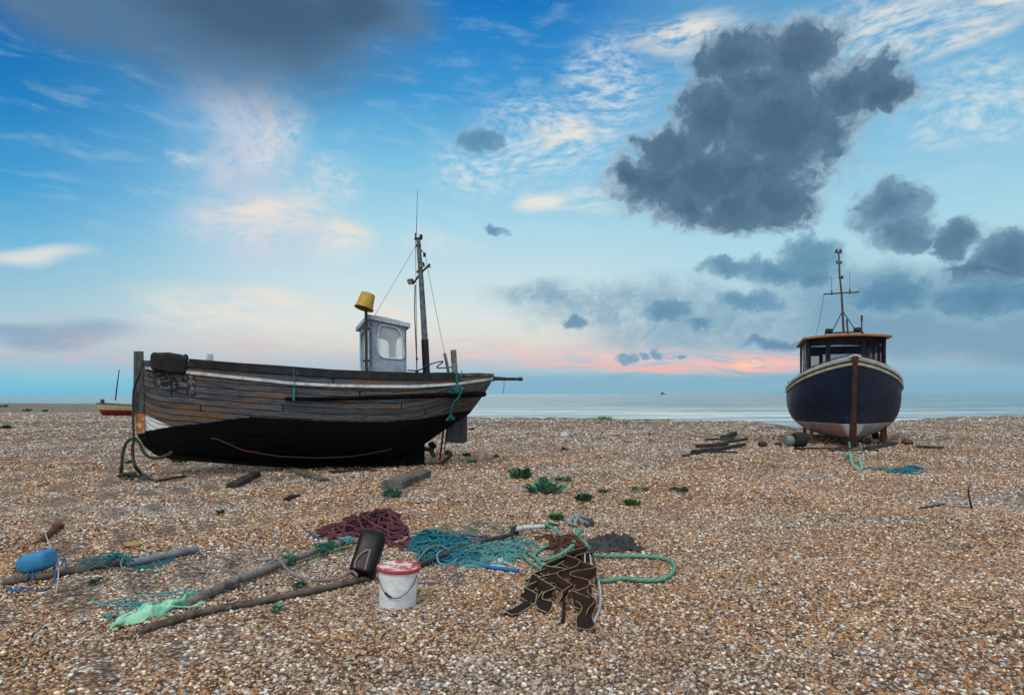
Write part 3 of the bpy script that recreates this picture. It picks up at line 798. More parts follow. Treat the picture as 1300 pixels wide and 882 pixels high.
m1_, in1, n1_ = wall_mesh(W(whl, whw, zb0), W(0, whw, zb0), W(0, whw, zt(0, whw)), W(whl, whw, zt(whl, whw)), (.12, .88, .42, .92, 0), .04)
m2_, in2, n2_ = wall_mesh(W(0, whw, zb0), W(0, 0, zb0), W(0, 0, zt(0, 0)), W(0, whw, zt(0, whw)), (.10, .90, .16, .9, 0), .04)
m3_, in3, n3_ = wall_mesh(W(whl, 0, zb0), W(whl, whw, zb0), W(whl, whw, zt(whl, whw)), W(whl, 0, zt(whl, 0)), (.15, .85, .42, .9, 0), .04)
for q in (m1_, m2_, m3_): add_to(wobj, q)
gl, t, b = newmat('dirty_glass'); 
t.put(b.inputs['Base Color'], (.75, .85, .92)); t.put(b.inputs['Roughness'], .05); t.put(b.inputs['Alpha'], .22)
for inn_, nr_ in ((inn, nrm), (in2, n2_), (in1, n1_), (in3, n3_)):
    c = sum(inn_, Vector())/len(inn_)
    mb = MB(); mb.tube([p+nr_*.006 for p in inn_], .018, 8, closed=True)
    wf = mb.build('window', pal2, boat1)
    mb = MB(); pp = [c+(p-c)*.995-nr_*.02 for p in inn_]; mb.prism(pp, -nr_*.004); pane = mb.build('pane', gl, None, smooth=False); 
    pane.location = Vector(pane.location)-parent_origin(wf); pane.parent = wf
# roof: cambered slab with overhang
mb = MB(); rows = []; oh = .07
for i in range(9):
    l = -oh+(whl+2*oh)*i/8; row = []; e = min(1, min(i, 8-i)/1.2)
    for k in range(9):
        w_ = -oh+(whw+2*oh)*k/8; f_ = min(1, min(k, 8-k)/1.2)
        row.append(W(l, w_, zt(l, w_)+.05+.05*min(e, 1)*f_+.05*math.sin(math.pi*k/8)*math.sin(math.pi*i/8)))
    rows.append(row)
mb.grid(rows)
rim = [r[0] for r in rows]+rows[-1][1:]+[r[-1] for r in rows[::-1][1:]]+rows[0][::-1][1:-1]
low = [Vector((p.x, p.y, p.z-.085)) for p in rim]
mb.grid([rim, low], closed=True); mb.add(low, [tuple(range(len(low)))])
mb.build('wheelhouse_roof', worn('roof_paint', (.42, .47, .53), (.30, .34, .40), 4., .6, (.2, .2, .2), .2), boat1, angle=50)
# door jamb / dark front stile
PD = 14.22
mb = MB(); mb.tube([P(465.3, 478, PD), P(464.6, 393, PD)], .03, 8)
mb.box(P(464.9, 417, PD+.04), (.12, .14, .04)); mb.box(P(465, 458, PD+.04), (.12, .14, .04))
mb.build('pole', worn('dark_pipe', (.03, .028, .03), (.07, .035, .02), 12., .6), boat1)
# mast
stl = worn('galvanised_mast', (.12, .14, .17), (.06, .06, .07), 9., .55, (.02, .02, .02), .3, metal=.3)
def mp(px, py, b=0.):
    q = cpix(px, py, b); return q
MY = cpix(540, 475).y
def M1(px, py, d=0.): return P(px, py, MY+d)
mb = MB(); mb.tube([M1(541.5, 477), M1(540, 447), M1(539.3, 431)], .075, 10); mb.tube([M1(539.3, 431), M1(535, 360), M1(531, 304)], [.068, .056, .045], 10)
mast1 = mb.build('mast', [stl], boat1)
mb = MB(); mb.tube([M1(541.5, 477), M1(540, 447), M1(539.3, 431)], .079, 12); mb.build('mast_foot', black_paint, boat1)
mb = MB()
mb.box(M1(531, 303), (.16, .05, .05)); mb.tube([M1(528, 303), M1(527.5, 296)], .018, 6); mb.tube([M1(534.5, 303), M1(534.5, 298)], .035, 8)
mb.build('mast_bracket', black_paint, boat1); mb = MB()
mb.box(M1(531.2, 312), (.11, .07, .04)); mb.build('mast_bracket', black_paint, boat1); mb = MB()
mb.tube([M1(531, 312), M1(540, 324.5), M1(539, 322)], .012, 6); mb.tube([M1(539, 326), M1(539, 321)], .03, 8)
mb.build('lamp_bracket', black_paint, boat1); mb = MB()
mb.tube([M1(524, 361), M1(533, 348), M1(546, 335)], .022, 6); mb.box(M1(533, 345), (.13, .06, .05))
mb.build('mast_bracket', black_paint, boat1)
blk = worn('black_plastic', (.012, .012, .014), (.02, .02, .022), 9., .4)
lens_m, t, b = newmat('lamp_lens'); setb(t, b, (.25, .22, .17), .2, 0, .5)
for (px, py, sz, dirv) in ((521.5, 357.5, .16, (-.5, -.7, -.5)), (535, 336, .14, (-.2, -.8, -.5)), (544.5, 338.5, .06, (.5, -.5, -.3))):
    c = M1(px, py, -.08); Rm = frame(dirv); mb = MB(); mb.box(c, (.06, sz*.95, sz*.75), Rm, .012); fl = mb.build('floodlight', blk, boat1)
    mb = MB(); mb.box(c+Vector(dirv).normalized()*.034, (.006, sz*.78, sz*.6), Rm); le = mb.build('lens', lens_m, None, smooth=False)
    le.location = Vector(le.location)-parent_origin(fl); le.parent = fl
wire = worn('wire', (.03, .03, .032), (.05, .05, .05), 9., .6)
mb = MB(); mb.tube([M1(528.5, 300), M1(530, 240)], [.008, .004], 5); mb.build('antenna', wire, boat1)
mb = MB()
def wirep(a, c, r=.0045, sag=0.):
    pts = [a.lerp(c, i/10)-Vector((0, 0, sag*math.sin(math.pi*i/10))) for i in range(11)]; mb.tube(pts, r, 4, cap=False)
wirep(M1(528, 312), W(.1, .1, 3.1)); wirep(M1(540, 325), cpix(563, 449, .1), sag=.02); wirep(M1(527.5, 300), cpix(528, 470, .1), .006, .03)
wirep(M1(536, 345), M1(541, 470, .1), .005)
mb.build('stay_wire', wire, boat1)
mb = MB(); mb.tube(spline([cpix(526, 362, .1), cpix(525.5, 400, .1), cpix(527, 440, .1), cpix(528, 471, .1)], 6), .013, 6); mb.tube([cpix(528, 454, .1), cpix(528, 457, .1)], .025, 6); mb.tube([cpix(528, 470, .1), cpix(528, 474, .1)], .04, 6)
mb.build('halyard', wire, boat1)
mb = MB(); mb.tube(spline([cpix(516, 470, .1), cpix(530, 470, .1), cpix(541, 464, .1), cpix(552, 460, .1), cpix(561, 459, .1), cpix(553, 466, .1), cpix(560, 467, .1), cpix(574, 466, .1), cpix(579, 468, .1)], 5), .016, 6)
mb.build('bent_rail', wire, boat1)
# turquoise lashings on the boat
turq = rope_mat('turquoise_cord', (.03, .22, .26), (.02, .15, .19), 60, 2)
mb = MB()
def hpx(px, py, off=.03):
    s = scurve(px); z = zcurve(s, [(px-9, py), (px+9, py)]); q = hp(s, tz(s, z), 1, off); q.z = z; return q
mb.tube(spline([hpx(575, 474, .06), hpx(579, 480, .06), hpx(577, 492, .07), hpx(581, 502, .10), hpx(574, 512, .05), hpx(573, 524, .04), hpx(571, 534, .04)], 5), .014, 6)
for k in range(14):
    random.seed(k); c = hpx(random.choice([576, 581, 580, 572]), random.choice([475, 482, 495, 529]), .06)
    mb.tube(spline([c+Vector([random.uniform(-.08, .08) for _ in range(3)]) for _ in range(5)], 4), .012, 5)
mb.build('lashing', turq, boat1); mb = MB(); mb.tube([hpx(372, 468, .06), hpx(372.5, 486, .06), hpx(372, 509, .07)], .009, 5); mb.tube([hpx(372.4, 493, .06), hpx(372, 508, .07)], .022, 6)
mb.build('lashing', turq, boat1)
# ------- things on the boat
fm = worn('charred_black_fender', (.004, .004, .005), (.012, .014, .018), 6., .55, None, .6)
bmv = MB(); ns, nq = 16, 16; rows = []
s_a, s_b = scurve(196), scurve(236)
cc = hp((s_a+s_b)/2, .97, 1, .0); cc.z = cpix(216, 460, .5).z; cc = cc+NR*.05
for i in range(nq+1):
    th = math.pi*i/nq; row = []
    for k in range(24):
        ph = 2*math.pi*k/24
        e = .28
        def sp_(v): return math.copysign(abs(v)**e, v)
        X_ = sp_(math.cos(th))*.31; R_ = abs(math.sin(th))**e
        Yq = sp_(math.cos(ph))*R_*.16; Zq = sp_(math.sin(ph))*R_*.195*(1-.12*(X_ < -.1))
        q = Vector((X_, Yq, Zq)); 
        nz = mnoise.noise(q*4+Vector((3, 1, 9)))*.14+mnoise.noise(q*11)*.05
        if Zq > .05: Zq -= .10*math.exp(-((X_+.12)/.05)**2)+.05*math.exp(-((X_-.22)/.03)**2)
        q = Vector((X_, Yq, Zq))*(1+nz)
        row.append(cc+AX*q.x+NR*q.y+Vector((0, 0, q.z-.08*q.x)))
    rows.append(row)
bmv.grid(rows, closed=True)
o = bmv.build('fender', fm); tag(o, 'lumpy charred black fender block hanging over the bow rail of the wooden boat', 'fender')
yel = worn('faded_yellow_plastic', (.42, .27, .035), (.32, .20, .03), 5., .5)
# bucket upside-down, tilted on the pole
c = P(464.5, 383, PD)
Mx = Matrix.Translation(c) @ Matrix.Rotation(rad(14), 4, 'Y') @ Matrix.Rotation(rad(-12), 4, 'X')
mb = MB(); mb.lathe([(.135, .165), (.142, .16), (.175, -.12), (.195, -.125), (.197, -.15), (.182, -.152), (.168, -.13), (.13, .15), (.001, .152)], 32, Mx, cap=True)
o = mb.build('bucket', yel); tag(o, 'faded yellow bucket upturned on top of the pole beside the wheelhouse', 'bucket')
# rope hanging from the stem
rp = rope_mat('dark_green_rope', (.045, .055, .05), (.02, .025, .025), 28, 3)
ctr = thing('mooring_rope', G(172, 603), 'dark grey-green rope hanging from the stem of the wooden boat down to the shingle', 'rope')
def R1(px, py, d=0.): return P(px, py, 13.15+d)
mb = MB()
def gpt(px, py, lift=.02): return G(px, py, lift)
mb.tube(spline([R1(181, 457, -.05), R1(177, 475, -.1), R1(170, 495), R1(169, 525), R1(169.5, 545), R1(170, 556, -.05)], 6), .022, 8)
mb.tube(spline([R1(170, 556), R1(161, 561), R1(156, 575), R1(154.5, 592), gpt(153.5, 603, .03), gpt(158, 609), gpt(170, 609)], 6), .03, 8)
mb.tube(spline([R1(170, 556), R1(168.5, 568), R1(169, 580), R1(172, 592, -.1), gpt(178, 603, .05), gpt(185, 608), gpt(195, 611)], 6), .03, 8)
mb.tube(spline([R1(170, 556), R1(177, 562), R1(182, 573), R1(190, 580), R1(202, 581), R1(213, 577), R1(219, 573)], 6), .03, 8)
mb.tube(spline([gpt(176, 606), gpt(183, 604), gpt(190, 609), gpt(184, 611), gpt(176, 608)], 5), .025, 8)
mb.build('rope_line', rp, ctr)
mb = MB()
random.seed(4)
for k in range(7):
    c = gpt(158+k*2, 606, .05); mb.tube(spline([c+Vector((random.uniform(-.1, .1), random.uniform(-.08, .08), random.uniform(-.03, .04))) for _ in range(6)], 4, True), .022, 6, closed=True)
mb.build('knot', rp, ctr)
# ------------------------------------------------------------------ blue boat (right), bow towards the camera
A2 = rad(19.2); K0 = Vector((9.20, 19.0, 0)); AX2 = Vector((math.sin(A2), math.cos(A2), 0)); LT = Vector((math.cos(A2), -math.sin(A2), 0))
L2 = 7.2
def c2(s, l=0., z=0.): q = K0+AX2*s+LT*l; return Vector((q.x, q.y, z))
def beam2(s):
    b = 1.555*(1-(1-min(max(s, 0), 3.1)/3.1)**2.35)
    if s > 4.5: b *= 1-.14*((s-4.5)/(L2-4.5))**2
    return max(b, .05)
def zs2(s): return 2.43-.75*sm(-.6, 3.4, s)*1.0+.10*sm(4.5, 7.2, s)+.03*max(0, 1-s)
def zr2(s):                                         # stem curve then bottom
    if s < .55: return 2.40+(0.26-2.40)*(max(s, 0)/.55)**.9
    return .26-.06*sm(.55, 2, s)+.05*sm(5, 7.2, s)
def g2(s, t):
    mid = (1-(1-t)**3.2)**.42
    bow = (1-(1-t)**1.7)**.86
    k = sm(0, 2.7, s); return mid*k+bow*(1-k)
def h2(s, t, side, off=0.):
    t = max(0, min(1, t)); z = zr2(s)+(zs2(s)-zr2(s))*t
    return c2(s, side*(beam2(s)*g2(s, t)+.05*(1-t)+off), z)
def t2(s, z): return (z-zr2(s))/(zs2(s)-zr2(s))
hm2, t, b = newmat('navy_hull_paint')
z = t.attr('height'); o = t.pos(); sd2 = t.attr('side')
nz = t.noise(o, 1.1, 7, .7); nf = t.noise(t.v('MULTIPLY', o, (1, 1, 3)), 5, 7, .7)
navy = t.mix(t.ss(.35, .7, nz), (.004, .008, .024), (.007, .014, .036))
navy = t.mix(t.mul(t.ss(.63, .72, nf), .5), navy, (.06, .08, .12))
navy = t.mix(t.mul(t.ss(1.2, .65, z), t.mul(t.ss(.45, .65, nf), .35)), navy, (.09, .11, .14))
bot = t.mix(t.ss(.40, .62, t.noise(o, 2.2, 6, .65)), (.33, .36, .38), (.20, .22, .24))
redm = t.mul(t.ss(.05, -.15, sd2), t.ss(.42, .56, t.noise(t.v('ADD', o, (3, 3, 3)), 1.3, 6, .65)))
bot = t.mix(t.mul(redm, .85), bot, t.mix(nf, (.30, .09, .06), (.38, .20, .15)))
ln = t.add(z, t.mul(t.sub(nf, .5), .02))
fz = t.m('FRACT', t.mul(t.add(z, t.mul(t.xyz(o)[1], .02)), 6.5)); pl_ = t.ss(.04, .0, t.m('MINIMUM', fz, t.sub(1., fz)))
navy = t.mix(t.mul(pl_, .45), navy, (.0015, .003, .008))
run = t.noise(t.v('MULTIPLY', o, (9, 9, .5)), 1., 5, .6)
navy = t.mix(t.mul(t.ss(.6, .72, run), t.mul(t.ss(2.3, 1.2, z), .35)), navy, (.07, .06, .06))
col = t.mix(t.ss(.645, .655, ln), bot, navy)
col = t.mix(t.mul(t.m('LESS_THAN', t.m('ABSOLUTE', t.sub(ln, .64)), .012), .6), col, (.5, .52, .52))
setb(t, b, col, t.lin(nf, .3, .7, .35, .6), 0, .22, t.bump(t.add(nf, nz), .12, .01))
cream = worn('cream_rail_paint', (.46, .44, .37), (.33, .31, .27), 4., .55, (.22, .14, .09), .25, thr3=(.63, .7))
brownw = worn('varnished_stem', (.07, .030, .016), (.035, .018, .012), 9., .55, (.13, .075, .05), .5, (2, 2, .5))
navy_c = worn('navy_cabin_paint', (.004, .008, .024), (.008, .013, .032), 6., .5, spec=.2)
boat2 = thing('motor_boat', c2(3.5), 'navy blue motor boat with cream rails and orange-edged cabin roof, bow towards the sea-wrack', 'boat')
boat2['label'] = 'navy blue motor boat with cream rails and orange-edged cabin roof, seen bow on'
S2 = [0, .03, .07, .12, .18, .25, .33, .42, .5, .55, .62]+[.7+(L2-.7)*i/40 for i in range(41)]
mb = MB(); hz = []; sdv = []
T2 = [i/36 for i in range(37)]
for side in (1, -1):
    mb.grid([[h2(s, q, side) for q in T2] for s in S2], flip=(side == -1))
    for s in S2:
        for q in T2: hz.append(zr2(s)+(zs2(s)-zr2(s))*q); sdv.append(side*1.0)
for side in (1, -1):
    mb.grid([[h2(s, q, side, -.06 if s > .4 else -.02) for q in T2[20:]] for s in S2], flip=(side == 1))
    for s in S2:
        for q in T2[20:]: hz.append(2.); sdv.append(0)
o0 = len(mb.v)
row = [h2(L2, q, 1) for q in T2]; row2 = [h2(L2, q, -1) for q in T2]
mb.grid([row, row2]); hz += [zr2(L2)+(zs2(L2)-zr2(L2))*q for q in T2]*2; sdv += [1.]*37+[-1.]*37
ob = mb.build('hull', hm2, boat2, angle=50)
for nm, d in (('height', hz), ('side', sdv)):
    a = ob.data.attributes.new(nm, 'FLOAT', 'POINT'); a.data.foreach_set('value', d)
def strip2(name, mat, s0, s1, zoff, hh, th, inset=.01, n=60):
    for side in (1, -1):
        mb = MB(); rows = []
        for i in range(n+1):
            s = s0+(s1-s0)*(i/n)**1.5; z = zs2(s)+zoff; a, c = z+hh/2, z-hh/2; e = .018
            def q(zz, of):
                p = h2(s, t2(s, min(zz, zs2(s))), side, of); p.z = zz; return p
            rows.append([q(a, -inset), q(a, th-e), q(a-e, th), q(c+e, th), q(c, th-e), q(c, -inset)])
        mb.grid(rows, closed=True, flip=(side == -1))
        for b_ in (0, n*6): mb.add([mb.v[b_+k] for k in range(6)], [(0, 1, 2, 3, 4, 5)])
        mb.build(name, mat, boat2, angle=35)
strip2('rubbing_rail', cream, .04, L2, -.125, .065, .06)
strip2('gunwale', cream, .04, L2, .025, .10, .045, .08)
strip2('cove_line', worn('grey_line', (.10, .11, .12), (.05, .05, .06), 6.), .04, L2, -.06, .03, .03)
# stem timber
def prof2(s_off, z): return c2(s_off, 0, z)
mb = MB(); out = []; inn_ = []
zz = [2.50-i*.0+0 for i in range(1)]
pr = []
for i in range(24):
    z = 2.50-(2.50-.02)*i/23
    # stem position on the hull profile
    zq = max(min(z, 2.39), .27); s = .55*((2.40-zq)/(2.40-.26))**(1/.9)
    if z < .26: s = .55+(.26-z)*.4
    pr.append((s, z))
wd = lambda z: .075+.035*sm(1.2, .2, z)
mb.grid([[c2(s-.09, -wd(z)*.75, z), c2(s-.09, wd(z)*.75, z), c2(s+.05, wd(z), z), c2(s+.22, wd(z), z), c2(s+.22, -wd(z), z), c2(s+.05, -wd(z), z)] for s, z in pr], closed=True, flip=True)
mb.add([mb.v[k] for k in range(6)], [(0, 1, 2, 3, 4, 5)])
mb.build('stem_post', brownw, boat2, angle=30)
mb = MB(); mb.prism([c2(.6, -.06, .02), c2(.6, -.06, .32), c2(L2-.1, -.06, .32), c2(L2-.1, -.06, .06)], LT*.12); mb.build('keel', brownw, boat2)
mb = MB(); mb.tube([c2(.02, -.13, 2.47), c2(-.03, -.06, 2.49), c2(-.06, 0, 2.5), c2(-.03, .06, 2.49), c2(.02, .13, 2.47)], .035, 8); mb.box(c2(.06, 0, 2.47), (.16, .2, .07), frame(AX2), .02)
mb.build('stem_cap', cream, boat2)
# deck
deck2 = worn('grey_deck_paint', (.30, .32, .33), (.2, .2, .2), 4., .7)
mb = MB(); rows = []
for s in S2[6:]:
    z = zs2(s)-.10; b_ = beam2(s)*g2(s, t2(s, z))-.05
    rows.append([c2(s, b_*k, z+.06*(1-k*k)) for k in (-1, -.5, 0, .5, 1)])
mb.grid(rows); mb.build('deck', deck2, boat2)
# handrail of thin tube with stanchions
for side in (1, -1):
    ss_ = [.15+i*.25 for i in range(14)]
    rail = [h2(s, 1, side, -.10)+Vector((0, 0, .16)) for s in ss_]
    mb = MB(); mb.tube(rail, .013, 6)
    for k in range(0, 14, 3): mb.tube([rail[k], rail[k]-Vector((0, 0, .17))], .011, 6)
    mb.build('handrail', worn('rail_tube', (.09, .09, .10), (.04, .04, .05), 9., .4, metal=.6), boat2)
# cabin
def K(s, l, z): return c2(s, l, z)
SF, SB = 2.15, 5.9                                    # front and back of the cabin
ztop = 3.12
def slope(z): return .22*(z-1.9)/1.2
cw = 1.07
zc0 = 1.62
def cfp(l, z): return K(SF+.0+(-.12)*(z-zc0)/1.5+.10*(abs(l)/cw)**2, l*(1+.0*(z-zc0)), z)
cab = MB()
def panel(mbx, a, b_, c, d, th):
    """solid quad panel"""
    a, b_, c, d = map(Vector, (a, b_, c, d)); n_ = (b_-a).cross(d-a).normalized(); mbx.prism([a, b_, c, d], -n_*th)
# front: coaming below, lintel above, four posts
zw0, zw1 = 2.30, 3.02
for i in range(6):
    l0, l1 = -cw+2*cw*i/6, -cw+2*cw*(i+1)/6
    panel(cab, cfp(l0, zc0), cfp(l1, zc0), cfp(l1, zw0), cfp(l0, zw0), .05)
    panel(cab, cfp(l0, zw1), cfp(l1, zw1), cfp(l1, ztop), cfp(l0, ztop), .05)
for (l0, l1) in ((-cw, -.96), (-.56, -.42), (.40, .54), (.96, cw)):
    panel(cab, cfp(l0, zw0), cfp(l1, zw0), cfp(l1, zw1), cfp(l0, zw1), .05)
# sides
def sp2(s, side, z): return K(s, side*(cw-.02*(z-zc0)), z)
for side in (-1, 1):
    def pn2(s0, s1, z0, z1):
        a = [sp2(s0, side, z0), sp2(s1, side, z0), sp2(s1, side, z1), sp2(s0, side, z1)]
        if side < 0: a = a[::-1]
        cab.prism(a, LT*(-side*.05))
    pn2(SF, SB, zc0, 2.18); pn2(SF-.1, SB, 3.0, ztop)
    for (s0, s1) in ((SF-.08, SF+.12), (SF+.95, SF+1.15), (SF+2.0, SF+2.2), (SB-.2, SB)): pn2(s0, s1, 2.18, 3.0)
# back wall with a door opening
for (la, lb2, za, zb) in ((-cw, cw, zc0, 2.42), (-cw, -.9, 2.42, ztop), (-.45, -.33, 2.42, ztop), (-.9, -.45, 2.8, ztop)): cab.prism([K(SB, la, za), K(SB, lb2, za), K(SB, lb2, zb), K(SB, la, zb)], AX2*.05)
cab.build('cabin', navy_c, boat2, angle=30)
bm2 = MB(); bm2.prism([K(SB, -.33, 2.85), K(SB, cw, 2.85), K(SB, cw, ztop), K(SB, -.33, ztop)], AX2*.05); bm2.prism([K(SB, .88, 2.42), K(SB, cw, 2.42), K(SB, cw, 2.85), K(SB, .88, 2.85)], AX2*.05); bm2.build('cabin_bulkhead', navy_c, boat2, angle=30)
glx, t, b = newmat('cabin_glass'); t.put(b.inputs['Base Color'], (.01, .012, .02)); t.put(b.inputs['Roughness'], .04); t.put(b.inputs['Alpha'], .35); t.put(b.inputs['Specular IOR Level'], .3)
gly, t, b = newmat('cabin_side_glass'); t.put(b.inputs['Base Color'], (.35, .42, .5)); t.put(b.inputs['Roughness'], .12); t.put(b.inputs['Alpha'], .8); t.put(b.inputs['Specular IOR Level'], .9)
for (l0, l1) in ((-.96, -.56), (-.42, .40), (.54, .96)):
    mb = MB(); d = AX2*.025
    mb.prism([cfp(l0, zw0)+d, cfp(l1, zw0)+d, cfp(l1, zw1)+d, cfp(l0, zw1)+d], AX2*.006); mb.build('window', glx, boat2, smooth=False)
for side in (-1, 1):
    for (s0, s1) in ((SF+.12, SF+.95), (SF+1.15, SF+2.0), (SF+2.2, SB-.2)):
        mb = MB(); a = [sp2(s0, side, 2.18), sp2(s1, side, 2.18), sp2(s1, side, 3.0), sp2(s0, side, 3.0)]; mb.prism([q-LT*side*.02 for q in a], LT*(-side*.006))
        mb.build('window', gly, boat2, smooth=False)
# roof
roofm = worn('orange_brown_roof_edge', (.34, .11, .025), (.24, .08, .025), 8., .6, (.10, .05, .03), .3)
mb = MB(); rows = []
for i in range(11):
    s = SF-.28+(SB-SF+.45)*i/10; rows.append([K(s-.10*(1-(k/5-1)**2)*(1 if i == 0 else 0), (cw+.12)*(k/5-1), ztop+.04+.07*(1-(k/5-1)**2)) for k in range(11)])
top = rows
mb.grid(top); lowr = [[q-Vector((0, 0, .055)) for q in r] for r in rows]; mb.grid(lowr, flip=True)
rim = lambda R_: [r[0] for r in R_]+R_[-1][1:]+[r[-1] for r in R_[::-1][1:]]+R_[0][::-1][1:-1]
mb.grid([rim(rows), rim(lowr)], closed=True)
mb.build('cabin_roof', roofm, boat2, angle=40)
# console/seat inside: steering wheel & dash silhouettes
mb = MB(); mb.box(K(SF+.35, 0, 2.16), (.45, 1.8, .25), frame(AX2), .03); mb.build('dashboard', black_paint, boat2)
mb = MB(); ce = K(SF+.7, .3, 2.42); Rw = frame(AX2+Vector((0, 0, .4)))
mb.tube([ce+Rw @ Vector((0, .2*math.cos(a), .2*math.sin(a))) for a in [2*math.pi*i/20 for i in range(20)]], .014, 6, closed=True); mb.build('steering_wheel', black_paint, boat2)
mb = MB(); mb.tube([K(SF+.1, -.1, 3.0), K(SF-.02, .0, 2.9), K(SF-.04, .16, 2.62)], .008, 5); mb.build('wiper', black_paint, boat2)
# mast and gantry on the roof (pixel calibrated at the depth of the roof front)
D2 = K(SF+.5, 0, 3).y
def M2(px, py, d=0.): return P(px, py, D2+d)
rustp = worn('rusty_pipe', (.07, .035, .025), (.07, .07, .075), 16., .6, (.22, .21, .20), .4)
mb = MB()
mb.tube([M2(1047.5, 429), M2(1047.5, 423), M2(1095.5, 421), M2(1095.5, 427)], .028, 8)
gan = mb.build('gantry', rustp, boat2)
mb = MB(); mb.tube([M2(1071, 421), M2(1068.5, 374), M2(1066, 350), M2(1064.7, 320)], [.038, .032, .026, .022], 8)
mb.build('mast', rustp, boat2)
mb = MB(); mb.tube([M2(1045.5, 373.5), M2(1090.5, 370.5)], .022, 8); mb.build('crosstree', rustp, boat2)
mb = MB(); mb.tube([M2(1077, 429), M2(1075, 405)], .03, 8); mb.build('light_pole', rustp, boat2)
for (a, c) in ((M2(1068.5, 397), M2(1057.5, 419)), (M2(1070.5, 396), M2(1084, 416))):
    mb = MB(); mb.tube([a, c], .014, 6); mb.build('mast_strut', black_paint, boat2)
for (px, py, w_) in ((1052.5, 419.5, .2), (1088.5, 418, .2)):
    mb = MB(); mb.box(M2(px, py, -.05), (w_, .12, .11), None, .015); mb.build('floodlight', blk, boat2)
mb = MB(); mb.tube([M2(1094, 424), M2(1094, 407)], .02, 6); mb.tube([M2(1094, 408), M2(1094, 400)], .032, 8); mb.build('antenna', rustp, boat2)
mb = MB(); mb.box(M2(1064.5, 320.5), (.2, .05, .04)); mb.tube([M2(1062, 320), M2(1062, 316.5)], .035, 8); mb.build('masthead_light', rustp, boat2)
mb = MB(); mb.tube([M2(1067, 320), M2(1067, 316.5)], .035, 8); mb.build('masthead_light', rustp, boat2)
tealp = worn('teal_lamp', (.02, .16, .17), (.02, .1, .11), 9.)
mb = MB(); mb.box(M2(1065.3, 333), (.17, .06, .09), None, .01); mb.build('radar_reflector', tealp, boat2)
mb = MB(); mb.box(M2(1067.6, 352.5), (.14, .05, .03)); mb.tube([M2(1069, 354), M2(1069, 350)], .03, 8); mb.build('mast_light', blk, boat2)
for px, y0, y1 in ((1056, 374, 352), (1079, 373, 345)):
    mb = MB(); mb.tube([M2(px, y0+.5), M2(px, y0-6)], .018, 6); mb.tube([M2(px, y0-5), M2(px-.5, y1)], .006, 4); mb.build('whip_antenna', black_paint, boat2)
mb = MB(); wirep(M2(1046, 375), M2(1035, 428), .006, .1); mb.build('stay_wire', wire, boat2)
# side fittings left quarter
mb = MB(); 
for k in range(3):
    q = h2(4.2+k*.5, 1, -1, -.05); mb.tube([q, q+Vector((0, 0, .22))], .014, 6)
mb.tube([h2(4.2, 1, -1, -.05)+Vector((0, 0, .22)), h2(5.2, 1, -1, -.05)+Vector((0, 0, .22))], .014, 6); mb.build('stern_rail', cream, boat2)
# supports: bilge legs and trolley wheels under the hull
for (s, l) in ((2.2, -.95), (4.6, -1.0)):
    mb = MB(); mb.box(c2(s, l, .26), (.09, .16, .52), rotz(-A2), .01, taper=.9); mb.build('bilge_leg', worn('leg_wood', (.14, .07, .05), (.06, .035, .03), 7., .8), boat2)
mb = MB(); mb.box(c2(2.2, 1.0, .27), (.16, .16, .54), rotz(-A2), .01); mb.build('bilge_leg', rust, boat2)
tyrem = worn('black_rubber', (.012, .012, .013), (.022, .022, .022), 8., .75)
hubm = worn('pale_hub', (.15, .16, .18), (.2, .2, .2), 8., .6)
wc = G(1016.5, 568); wc = Vector((wc.x, wc.y+.1, gh(wc.x, wc.y)+.2))
wheel = thing('trolley_wheel', (wc.x, wc.y, wc.z-.2), 'black trolley wheel with a pale drum behind it under the navy boat', 'wheel')
Mw = Matrix.Translation(wc) @ Matrix.Rotation(rad(90), 4, 'Y') @ Matrix.Identity(4)
Mw = Matrix.Translation(wc) @ (Matrix.Rotation(rad(8), 4, 'Z') @ Matrix.Rotation(rad(90), 4, 'Y'))
mb = MB(); mb.lathe([(.10, -.15), (.17, -.155), (.2, -.13), (.205, -.06), (.197, -.05), (.205, -.04), (.205, .04), (.197, .05), (.205, .06), (.2, .13), (.17, .155), (.1, .15)], 32, Mw, cap=True); mb.build('tyre', tyrem, wheel)
Mw2 = Matrix.Translation(wc+Vector((-.27, .02, -.03))) @ (Matrix.Rotation(rad(8), 4, 'Z') @ Matrix.Rotation(rad(90), 4, 'Y'))
mb = MB(); mb.lathe([(.05, -.11), (.13, -.1), (.15, 0), (.13, .11), (.05, .12)], 24, Mw2); mb.build('hub', hubm, wheel)
q = c2(2.6, .85, .22); mb = MB(); Mt = Matrix.Translation(q) @ (Matrix.Rotation(rad(-30), 4, 'Z') @ Matrix.Rotation(rad(80), 4, 'Y'))
mb.lathe([(.16, -.07), (.22, -.08), (.25, -.04), (.25, .04), (.22, .08), (.16, .07), (.14, 0), (.16, -.07)], 32, Mt, cap=False)
o = mb.build('tyre', tyrem); tag(o, 'old black tyre propped under the right bilge of the navy boat', 'tyre')
